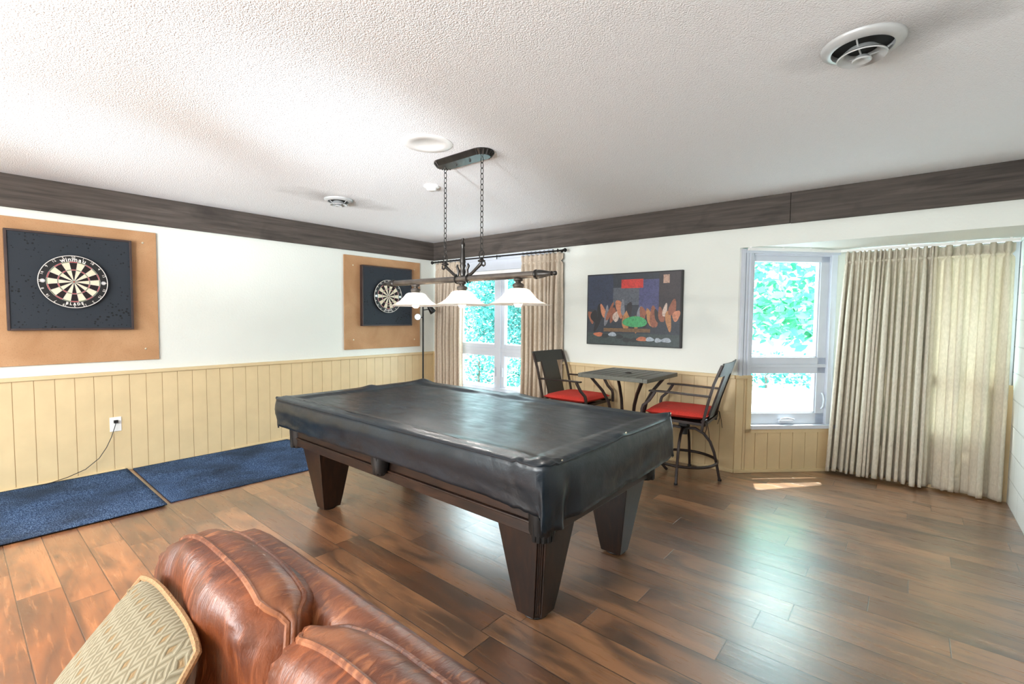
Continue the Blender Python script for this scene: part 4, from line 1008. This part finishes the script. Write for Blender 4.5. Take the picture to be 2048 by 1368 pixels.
rect(0.01, 0.01, 0.985, 0.17, S_(62, 74, 74)); rect(0.30, 0.56, 0.58, 0.80, S_(92, 98, 108))
rect(0.39, 0.79, 0.62, 0.91, S_(208, 60, 54)); rect(0.82, 0.84, 0.88, 0.95, S_(190, 156, 138))
rr_ = random.Random(21)
for i in range(26):     # plain upright dabs of paint in a loose row
    x = 0.05 + 0.9*i/25; c0 = rr_.choice(((206, 184, 170), (150, 92, 70), (48, 44, 48), (186, 130, 84), (128, 130, 138), (200, 132, 100), (34, 34, 38)))
    ell(x, rr_.uniform(0.30, 0.52), rr_.uniform(0.020, 0.040), rr_.uniform(0.07, 0.15), S_(*c0), rot=rr_.uniform(-0.3, 0.3), sd=i)
ell(0.54, 0.33, 0.13, 0.075, S_(72, 164, 104), wob=0.05); rect(0.20, 0.19, 0.70, 0.24, S_(120, 92, 64))
for i in range(10): ell(0.14+0.08*i, rr_.uniform(0.08, 0.16), rr_.uniform(0.03, 0.06), 0.03, S_(*rr_.choice(((168, 178, 188), (190, 112, 80), (44, 48, 52)))), sd=i+40)
m.build('painting', 'art', pk, fix=False)

# ================================================================== BAR TABLE
bt = thing('bar_table', 'square slatted dark metal bar table between the two red-seated chairs', 'table', (3.375, -0.625, 0))
bx, by, hs = 3.375, -0.625, 0.325
c = MB(); zt = 0.90
c.box((bx-hs, by-hs, zt-0.035), (bx-hs+0.04, by+hs, zt)); c.box((bx+hs-0.04, by-hs, zt-0.035), (bx+hs, by+hs, zt)); c.box((bx-hs+0.04, by-hs, zt-0.035), (bx+hs-0.04, by-hs+0.04, zt)); c.box((bx-hs+0.04, by+hs-0.04, zt-0.035), (bx+hs-0.04, by+hs, zt))
c.build('table_frame', 'irontop', bt, bevel=0.003)
nsl = 7; sw = (2*hs-0.08)/nsl
for k in range(nsl):
    c = MB(); c.box((bx-hs+0.04+k*sw+0.005, by-hs+0.04, zt-0.016), (bx-hs+0.04+(k+1)*sw-0.005, by+hs-0.04, zt-0.002)); c.build('slat', 'irontop', bt, bevel=0.002)
c = MB(); c.lathe([(0.028, 0.0), (0.028, 0.004), (0.018, 0.005), (0.016, -0.012), (0.0, -0.012)], (bx, by, zt), 24); c.build('umbrella_hole_cap', 'iron', bt, smooth=True)
for sx in (-1, 1):
    for sy in (-1, 1):
        c = MB(); pr = [(0.245, 0.868), (0.215, 0.82), (0.165, 0.74), (0.125, 0.64), (0.105, 0.52), (0.115, 0.38), (0.15, 0.24), (0.20, 0.12), (0.27, 0.012)]
        c.tube([(bx+sx*r, by+sy*r, z) for r, z in pr], 0.014, 4, sq=True, upv=(0, 0, 1)); c.build('leg', 'iron', bt, bevel=0.003)
c = MB(); c.tube([(bx+0.115*math.cos(a), by+0.115*math.sin(a), 0.50) for a in [2*PI*k/24 for k in range(24)]], 0.008, 8, closed=True)
for k in range(4):
    a = PI/4+k*PI/2; c.tube([(bx+0.10*math.cos(a), by+0.10*math.sin(a), 0.50), (bx+0.155*math.cos(a), by+0.155*math.sin(a), 0.50)], 0.007, 6)
c.build('leg_brace', 'iron', bt, smooth=True)

# ================================================================== BAR CHAIRS (local: front = +X)
def make_chair():
    t = thing('bar_chair', '', 'chair', (0, 0, 0))
    hw = 0.27
    # seat frame
    c = MB(); z = 0.535
    c.tube([(0.27, -0.25, z), (0.27, 0.25, z), (-0.22, 0.25, z-0.012), (-0.22, -0.25, z-0.012)], 0.014, 4, closed=True, sq=True)
    c.box((-0.21, -0.24, 0.515), (0.26, 0.24, 0.528)); c.build('seat_frame', 'iron', t, bevel=0.002)
    for s in (-1, 1):
        y = s*hw
        c = MB(); c.tube([(-0.205, y, 0.475), (-0.215, y, 0.56), (-0.245, y, 0.70), (-0.285, y, 0.86), (-0.325, y, 0.97), (-0.345, y, 1.02)], 0.012, 4, sq=True, upv=(0, 1, 0)); c.build('back_stile', 'iron', t, bevel=0.003)
        c = MB(); pts = [(-0.262, y, 0.762), (-0.10, y, 0.765), (0.08, y, 0.770), (0.235, y, 0.768)]
        V = []; 
        for (x, yy, z) in pts: V += [(x, yy-0.024, z-0.007), (x, yy+0.024, z-0.007), (x, yy+0.024, z+0.007), (x, yy-0.024, z+0.007)]
        c.add(V, [(4*i+k, 4*i+(k+1) % 4, 4*i+4+(k+1) % 4, 4*i+4+k) for i in range(3) for k in range(4)] + [(0, 1, 2, 3), (12, 13, 14, 15)]); c.build('armrest', 'iron', t, bevel=0.004)
        c = MB(); c.tube([(0.185, y, 0.762), (0.20, y, 0.735), (0.235, y, 0.68), (0.285, y, 0.635), (0.295, y, 0.60), (0.295, y, 0.52)], 0.014, 4, sq=True, upv=(0, 1, 0)); c.build('arm_support', 'iron', t, bevel=0.003)
    # crest rail and splat, bowed between the stiles
    def bow(y): return -0.020*(1-(y/hw)**2)
    def sheet(y0, y1, z0, z1, th, n=10):
        m = MB()
        def xat(z): return -0.245 - (z-0.70)*0.3125
        def f(off):
            return lambda u, v: (xat(z0+(z1-z0)*v) + bow(y0+(y1-y0)*u) + off, y0+(y1-y0)*u, z0+(z1-z0)*v)
        m.grid(f(0), n, 6); m.grid(f(-th), n, 6)
        bnd = []
        per = [(i/n, 0) for i in range(n)] + [(1, j/6) for j in range(6)] + [(1-i/n, 1) for i in range(n)] + [(0, 1-j/6) for j in range(6)]
        a = [f(0)(*q) for q in per]; b = [f(-th)(*q) for q in per]; k = len(per)
        m.add(a+b, [(i, (i+1) % k, k+(i+1) % k, k+i) for i in range(k)]); return m
    sheet(-hw, hw, 0.925, 1.035, 0.014).build('crest_rail', 'sling', t)
    sheet(-0.135, 0.135, 0.56, 0.925, 0.008).build('back_splat', 'sling', t)
    for s in (-1, 1):
        sheet(s*0.135-0.006, s*0.135+0.006, 0.55, 0.93, 0.016, 2).build('splat_edge', 'iron', t)
    c = MB(); c.tube([(-0.205, -hw, 0.555), (-0.222, 0, 0.555), (-0.205, hw, 0.555)], 0.010, 8); c.build('lower_back_rail', 'iron', t, smooth=True)
    # swivel
    c = MB(); c.box((-0.09, -0.09, 0.49), (0.09, 0.09, 0.515)); c.lathe([(0.045, 0.49), (0.045, 0.44), (0.03, 0.43), (0.03, 0.37), (0.0, 0.37)], (0, 0, 0), 20); c.box((-0.035, -0.06, 0.45), (0.035, 0.06, 0.485)); c.build('swivel_hub', 'blackp', t, bevel=0.003)
    for k in range(4):
        a = k*PI/2 + 0.06; c = MB(); pr = [(0.02, 0.425), (0.09, 0.43), (0.16, 0.395), (0.215, 0.33), (0.25, 0.24), (0.275, 0.13), (0.300, 0.006)]
        c.tube([(r*math.cos(a), r*math.sin(a), z) for r, z in pr], 0.0125, 4, sq=True, upv=(-math.sin(a), math.cos(a), 0)); L_ = c.build('leg', 'iron', t, bevel=0.003)
        c = MB(); c.lathe([(0, 0), (0.016, 0), (0.016, 0.014), (0, 0.014)], (0.301*math.cos(a), 0.301*math.sin(a), 0), 10); c.build('foot_cap', 'blackp', L_)
    c = MB(); c.tube([(0.275*math.cos(a), 0.275*math.sin(a), 0.15) for a in [2*PI*k/48 for k in range(48)]], 0.0125, 10, closed=True); c.build('foot_ring', 'iron', t, smooth=True)
    return t
def make_cushion():
    t = thing('seat_cushion', '', 'cushion', (0, 0, 0))
    m = MB(); nu = 26
    def f(sgn):
        def g(u, v):
            a, b = 2*u-1, 2*v-1
            k = (1-abs(a)**8)**0.5 * (1-abs(b)**8)**0.5
            x = 0.025 + 0.25*a*(1-0.03*b*b); y = 0.25*b*(1-0.03*a*a)
            tuft = sum(math.exp(-((a-p)**2+(b-q)**2)/0.012) for p in (-0.35, 0.35) for q in (-0.35, 0.35))
            z = 0.582 + sgn*(0.031*k + 0.006*k*(1-a*a)*(1-b*b)) - (0.010*tuft*k if sgn > 0 else 0) - 0.006*a*-1*0
            return (x, y, z)
        return g
    m.grid(f(1), nu, nu); m.grid(f(-1), nu, nu); m.build('pad', 'redc', t, smooth=True, angle=0)
    per = []
    for k in range(80):
        q = 8*k/80; s = int(q//2); r = q % 2 - 1
        a, b = ((r, -1), (1, r), (-r, 1), (-1, -r))[s]
        per.append((0.025+0.252*a*(1-0.03*b*b), 0.252*b*(1-0.03*a*a), 0.582))
    c = MB(); c.tube(per, 0.004, 6, closed=True); c.build('piping', 'redc', t, smooth=True)
    for s in (-1, 1):
        c = MB()
        c.tube([(-0.19, s*0.22, 0.585), (-0.235, s*0.255, 0.56), (-0.24, s*0.262, 0.50), (-0.225, s*0.265, 0.44)], 0.0028, 6)
        c.tube([(-0.19, s*0.22, 0.585), (-0.24, s*0.25, 0.555), (-0.255, s*0.258, 0.48), (-0.265, s*0.26, 0.41)], 0.0028, 6); c.build('tie', 'iron', t, smooth=True)
    return t
ch = make_chair(); cu = make_cushion()
ch2 = copy_tree(ch); cu2 = copy_tree(cu)
for o_, l_, (x, y, r), cush in ((ch, 'bronze metal bar chair right of the bar table, its footring in view', (3.80, -0.37, PI+0.10), 0), (ch2, 'bronze metal bar chair left of the bar table, in front of the curtain', (2.655, -0.37, 0.0), 0)):
    o_.location = (x, y, 0); o_.rotation_euler = (0, 0, r); o_['label'] = l_; o_['group'] = 'bar chairs at the bar table'
for o_, l_, (x, y, r) in ((cu, 'red tufted cushion tied on the right-hand bar chair', (3.80, -0.37, PI+0.10)), (cu2, 'red tufted cushion tied on the left-hand bar chair', (2.655, -0.37, 0.0))):
    o_.location = (x, y, 0); o_.rotation_euler = (0, 0, r); o_['label'] = l_; o_['group'] = 'red cushions on the bar chairs'

# ================================================================== FLOOR LAMP in the corner
lx, ly = 0.27, -0.42
fl_ = thing('floor_lamp', 'black floor lamp with adjustable spot heads in the room corner', 'floor lamp', (lx, ly, 0))
c = MB(); c.lathe([(0.0, 0.0), (0.13, 0.0), (0.13, 0.012), (0.05, 0.022), (0.014, 0.04), (0.0, 0.04)], (lx, ly, 0), 30); c.build('base', 'blackm', fl_, smooth=True)
c = MB(); c.tube([(lx, ly, 0.03), (lx, ly, 1.56)], 0.011, 12); c.lathe([(0, 0.02), (0.014, 0.012), (0.014, 0), (0, 0)], (lx, ly, 1.555), 12); c.build('pole', 'blackm', fl_, smooth=True)
def spot(p0, d, lens, r=0.042):
    d = Vector(d).normalized(); p = Vector(p0)
    c = MB(); c.tube([p+d*h for h in (-0.075, -0.07, -0.04, 0.0, 0.035, 0.04)], [0.006, r*0.55, r*0.75, r*0.95, r*1.05, r], 20, cap=True); h_ = c.build('lamp_head', 'blackm', fl_, smooth=True, angle=50)
    if lens:
        c = MB(); c.tube([p+d*0.0395, p+d*0.044], [r*0.97, r*0.8], 20); c.build('lens', 'lampglow', h_, smooth=True)
    c = MB(); c.tube([Vector((lx, ly, p.z+0.0)), p - d*0.02], 0.006, 8); c.build('arm', 'blackm', fl_, smooth=True)
spot((lx+0.02, ly-0.11, 1.378), (0.80, -0.55, 0.12), True)
spot((lx+0.07, ly+0.09, 1.475), (0.3, 0.5, -0.8), False)

# ================================================================== SOFA
sf = thing('sofa', 'brown leather sofa with loose back cushions, seen from above in front', 'sofa', (4.85, -4.5, 0))
def rrect_loop(cx, cz, hw_, hh, r, n=6):
    P = []
    for (sx, sz, a0) in ((1, 1, 0), (-1, 1, PI/2), (-1, -1, PI), (1, -1, 3*PI/2)):
        for k in range(n+1): a = a0+PI/2*k/n; P.append((cx+sx*(hw_-r)+r*math.cos(a), cz+sz*(hh-r)+r*math.sin(a)))
    return P
SX0, SX1 = 4.02, 5.80
# back rail: rounded profile swept along X with a rounded left end
c = MB(); prof = [(-4.03, 0.10), (-4.025, 0.45), (-4.02, 0.74), (-4.022, 0.80), (-4.035, 0.838), (-4.060, 0.858), (-4.092, 0.860), (-4.122, 0.845), (-4.14, 0.80), (-4.145, 0.70), (-4.15, 0.45), (-4.15, 0.10)]
xs = [(SX0-0.012, 0.45), (SX0, 0.80), (SX0+0.02, 0.94), (SX0+0.05, 1.0)] + [(SX0+0.05+ (SX1-SX0-0.05)*k/24, 1.0) for k in range(1, 25)]
cyy = -4.087; V = []
for x, k in xs:
    for (y, z) in prof:
        zz = z if z < 0.6 else 0.6 + (z-0.6)*(0.72+0.28*k); V.append((x, cyy+(y-cyy)*k, zz - 0.008 + 0.003*noise.noise(Vector((x*6, y*6, z)))))
n_ = len(prof); c.add(V, [(i*n_+k, i*n_+k+1, (i+1)*n_+k+1, (i+1)*n_+k) for i in range(len(xs)-1) for k in range(n_-1)] + [tuple(range(n_)), tuple(range((len(xs)-1)*n_, len(xs)*n_))])
fr_ = c.build('back_frame', 'leather2', sf, smooth=True, angle=70)
c = MB(); c.box((SX0-0.03, -5.0, 0.08), (SX1, -4.14, 0.30)); c.build('seat_base', 'leather', sf, bevel=0.02)
c = MB(); c.box((SX1-0.02, -5.02, 0.08), (SX1+0.10, -4.03, 0.62)); c.build('arm', 'leather', sf, bevel=0.03)
for x in (SX0+0.06, SX1):
    for y in (-4.95, -4.10):
        c = MB(); c.lathe([(0.02, 0), (0.028, 0.085), (0, 0.085)], (x, y, 0), 12, cap=False); c.build('foot', 'tbl', sf, smooth=True)
def pad(cx, cy, cz, hw_, hh, th, gus, R_, name, mats, parent, seed=0, puff=0.05, corner=3.2, wr=0.006, nn=30, taper=None, uvs=False, piping=True, pr=0.006, pipemat=None, kx=2.6, topgus=False):
    """a stuffed pad: front face towards local -Y, width X, height Z; R_ places it"""
    m = MB()
    def sq(a, b):  # superellipse square
        return a*(1-0.5*abs(b)**corner*0.14), b*(1-0.5*abs(a)**corner*0.14)
    def pos(a, b, side):
        x, z = sq(a, b); x *= hw_; z *= hh
        if taper: x, z = taper(x, z, a, b)
        k = max(0, (1-abs(a)**kx))*max(0, (1-abs(b)**kx))
        gf = 1.0
        if topgus:
            sm = lambda e0, e1, q: (lambda w__: w__*w__*(3-2*w__))(min(1, max(0, (q-e0)/(e1-e0))))
            gf = 0.10 + 0.90*sm(0.30, 0.95, b)*(1-0.88*sm(0.80, 1.0, abs(a)))
        y = side*(gus/2*gf + (th/2)*k**0.5 + puff*k)
        w_ = noise.noise(Vector((x*7+seed, z*7, side)))*wr*2 + noise.noise(Vector((x*22+seed, z*10, side*2)))*wr*0.7
        y += side*w_*min(1, k*4)
        # creases radiating from corners
        for (ca, cb) in ((-1, 1), (1, 1), (1, -1), (-1, -1)):
            dd = math.hypot(a-ca, b-cb)
            if dd < 0.5: y += side*0.007*math.sin(math.atan2(b-cb, a-ca)*16)*math.exp(-((dd-0.16)/0.13)**2)
        return R_ @ Vector((x, y, z)) + Vector((cx, cy, cz))
    f1 = lambda u, v: pos(2*u-1, 2*v-1, -1); f2 = lambda u, v: pos(1-2*u, 2*v-1, 1)
    m.grid(f1, nn, nn, uvn=uvs or None); m.grid(f2, nn, nn, uvn=uvs or None)
    per = []
    K = 120
    for k in range(K):
        q = 8*k/K; s = int(q//2); r = q % 2 - 1; per.append(((r, -1), (1, r), (-r, 1), (-1, -r))[s])
    def pc(a, b, side, out=0.0):
        return pos(a, b, side)
    nseg = 5; V = []
    for j in range(nseg+1):
        t = j/nseg
        for (a, b) in per:
            p = pos(a, b, -1)*(1-t) + pos(a, b, 1)*t
            x, z = sq(a, b); nrm = R_ @ Vector((x*hh, 0, z*hw_)); nrm.normalize()
            V.append(p + nrm*(0.012*math.sin(t*PI) + 0.004*noise.noise(Vector((a*9+seed, b*9, t*2)))*math.sin(t*PI))*(1 if gus > 0.02 else 0))
    g = MB() ; g.add(V, [(j*K+k, j*K+(k+1) % K, (j+1)*K+(k+1) % K, (j+1)*K+k) for j in range(nseg) for k in range(K)])
    body = m.build(name, mats[0], parent, smooth=True, angle=0, fix=not uvs)
    if gus > 0.02: g.build('gusset', mats[1], body, smooth=True, angle=0)
    if piping:
        for side in ((-1, 1) if gus > 0.02 else (-1,)):
            c_ = MB(); c_.tube([pos(a, b, side) for a, b in per], pr, 7, closed=True); c_.build('piping', pipemat or mats[1], body, smooth=True)
    return body
tilt = Matrix.Rotation(math.radians(-14), 3, 'X')
def tp(x, z, a, b):
    # crown higher in the middle, shoulders dropped
    if b > 0:
        d_, w_ = (0.055, 0.085) if (a < 0 and first_pad[0]) else (0.026, 0.03)
        z -= d_*abs(a)**3*b; x *= 1-w_*b*b
    return x, z
first_pad = [True]
for k, xc in enumerate((4.235, 4.812, 5.405)):
    first_pad[0] = k == 0
    pad(xc-0.012, -4.225, 0.643, 0.293, 0.255, 0.10, 0.085, tilt, 'back_cushion', ['leather', 'leather2'], sf, seed=k*5, puff=0.015, taper=tp, nn=48, wr=0.008, kx=4.0, topgus=True)
flat = Matrix.Rotation(math.radians(-90), 3, 'X')
for k, xc in enumerate((4.30, 4.88, 5.46)):
    pad(xc, -4.68, 0.375, 0.285, 0.31, 0.06, 0.09, flat, 'seat_cushion', ['leather', 'leather2'], sf, seed=20+k, puff=0.02, nn=24)
Rp = Matrix.Rotation(math.radians(0), 3, 'Z') @ Matrix.Rotation(math.radians(-38), 3, 'X')
pw = thing('throw_pillow', 'beige diamond-weave throw pillow with tan cord edge leaning on the sofa back', 'pillow', (4.17, -4.42, 0.45))
pad(4.215, -4.425, 0.642, 0.190, 0.233, 0.07, 0.0, Rp, 'pillow_body', ['pillow', 'pillow'], pw, seed=50, puff=0.02, uvs=True, nn=30, wr=0.003, piping=True, pr=0.0065, pipemat='cordtan')

# ================================================================== OUTSIDE
g = MB(); g.box((-40, 0.9, -0.12), (30, 60, -0.06)); g.box((-40, 0.16, -0.12), (4.0, 0.9, -0.06)); struct(g.build('ground_outside', 'ground', origin=(0, 0, 0)), 'pale paved yard outside the windows', 'ground')
def leaf_mass(mb, cen, rad, n, size, rnd, flat=0.4):
    for _ in range(n):
        while True:
            p = Vector((rnd.uniform(-1, 1), rnd.uniform(-1, 1), rnd.uniform(-1, 1)))
            if 0.15 < p.length < 1: break
        q = Vector((cen[0]+p.x*rad[0], cen[1]+p.y*rad[1], cen[2]+p.z*rad[2]))
        a = Vector((rnd.gauss(0, 1), rnd.gauss(0, 1), rnd.gauss(0, 0.6))).normalized()
        nrm = Vector((rnd.gauss(0, 0.7), rnd.gauss(0, 0.7), rnd.gauss(0.5, 0.6))).normalized()
        b = nrm.cross(a)
        if b.length < 0.1: continue
        b.normalize(); s = size*rnd.uniform(0.6, 1.3); nn = a.cross(b)
        mb.t = (rnd.random(), 0, 0, 1)
        mb.add([q-a*s*0.5, q-a*s*0.15+b*s*0.28+nn*s*0.05, q+a*s*0.25+b*s*0.20+nn*s*0.04, q+a*s*0.55, q+a*s*0.25-b*s*0.20+nn*s*0.04, q-a*s*0.15-b*s*0.28+nn*s*0.05], [(0, 1, 2, 3), (0, 3, 4, 5)])
def tree(x, y, h, blobs, size, mat, label, seed, trunk=True, per=300, name='tree', cat='tree'):
    rnd = random.Random(seed); t = thing(name, label, cat, (x, y, -0.06))
    m = MB()
    for (dx, dy, dz, r) in blobs: leaf_mass(m, (x+dx, y+dy, dz), (r, r, r*0.8), int(per*r*r), size, rnd)
    m.build('foliage', mat, t, fix=False)
    c = MB(); c.tube([(x, y, -0.06), (x+0.05, y, h*0.3), (x-0.05, y+0.05, h*0.6), (x+0.05, y, h*0.9)], [0.07, 0.055, 0.04, 0.02], 8)
    for k in range(6):
        a = rnd.uniform(0, 6.28); z = h*rnd.uniform(0.3, 0.7); c.tube([(x, y, z), (x+0.5*math.cos(a), y+0.5*math.sin(a), z+0.4), (x+1.0*math.cos(a), y+1.0*math.sin(a), z+0.9)], [0.025, 0.016, 0.006], 6)
    c.build('trunk', 'bark', t, smooth=True)
tree(2.6, 3.1, 3.2, [(1.2, -0.1, 1.5, 0.6), (1.8, 0.1, 1.45, 0.55), (1.5, -0.2, 1.3, 0.45), (2.1, 0, 1.35, 0.45), (1.0, 0.3, 1.4, 0.5), (1.7, 0.0, 2.1, 0.8), (1.0, 0.3, 2.3, 0.8), (0.6, 0.5, 1.6, 0.7), (1.5, 0.9, 1.6, 0.75)], 0.15, 'leafC', 'broad-leaved green tree seen through the upper bay window', 11, per=520)
tree(-1.6, 4.2, 4.2, [(-0.6, 0, 2.2, 1.2), (0.8, 0.3, 2.7, 1.1), (0.2, 0.2, 1.4, 1.0), (-1.4, 0.5, 1.2, 1.0), (1.6, 0.2, 1.5, 0.9)], 0.085, 'leafB', 'small-leaved green tree outside the casement window', 12, per=2000)
tree(-4.6, 6.8, 4.8, [(-0.9, 0, 2.4, 1.5), (1.0, 0.3, 2.9, 1.4), (0.2, 0.2, 1.2, 1.3), (-1.9, 0.4, 1.2, 1.2)], 0.11, 'leafA', 'pale green tree behind the small-leaved tree in the casement view', 13, per=800)
tree(-8.2, 10.6, 4.8, [(-0.9, 0, 2.4, 1.5), (1.2, 0.3, 2.9, 1.5), (0.4, 0.2, 1.1, 1.4), (2.4, 0.4, 1.3, 1.3)], 0.12, 'leafA', 'furthest pale green tree behind the others in the casement view', 14, per=700)
def shrub(x, y, r, hgt, seed, label, size=0.07):
    rnd = random.Random(seed); m = MB(); t = thing('shrub', label, 'shrub', (x, y, -0.06))
    for k in range(5): leaf_mass(m, (x+rnd.uniform(-0.7, 0.7)*r, y+rnd.uniform(-0.3, 0.3)*r, hgt*0.45), (r*0.6, r*0.4, hgt*0.5), 260, size, rnd)
    m.build('foliage', 'leafA', t, fix=False)
    c = MB(); c.tube([(x, y, -0.06), (x, y, hgt*0.5)], 0.03, 6); c.build('stem', 'bark', t)
shrub(3.0, 6.6, 2.2, 0.75, 33, 'low hedge shrub across the paved yard', 0.10)
shrub(-1.5, 2.5, 0.9, 0.95, 36, 'pale leafy shrub just outside the casement window, on the left'); shrub(-0.1, 2.3, 0.9, 0.90, 37, 'pale leafy shrub just outside the casement window, on the right')

# repeats share a group; their labels stay their own
for key, grp in (('ceiling_vent', 'round ceiling vents'), ('backing_board', 'fibreboard panels behind the dartboards'), ('dartboard_surround', 'black dartboard surrounds'), ('dartboard', 'dartboards on the left wall'), ('tree', 'trees outside'), ('shrub', 'shrubs outside')):
    for o in COL.objects:
        if o.parent is None and o.name.split('.')[0] == key: o['group'] = grp
for o in COL.objects:
    if o.parent is None and o.name.split('.')[0] == 'curtain': o['group'] = 'cream curtains in the bay' if 'cream' in o['label'] else 'sand curtains at the casement window'
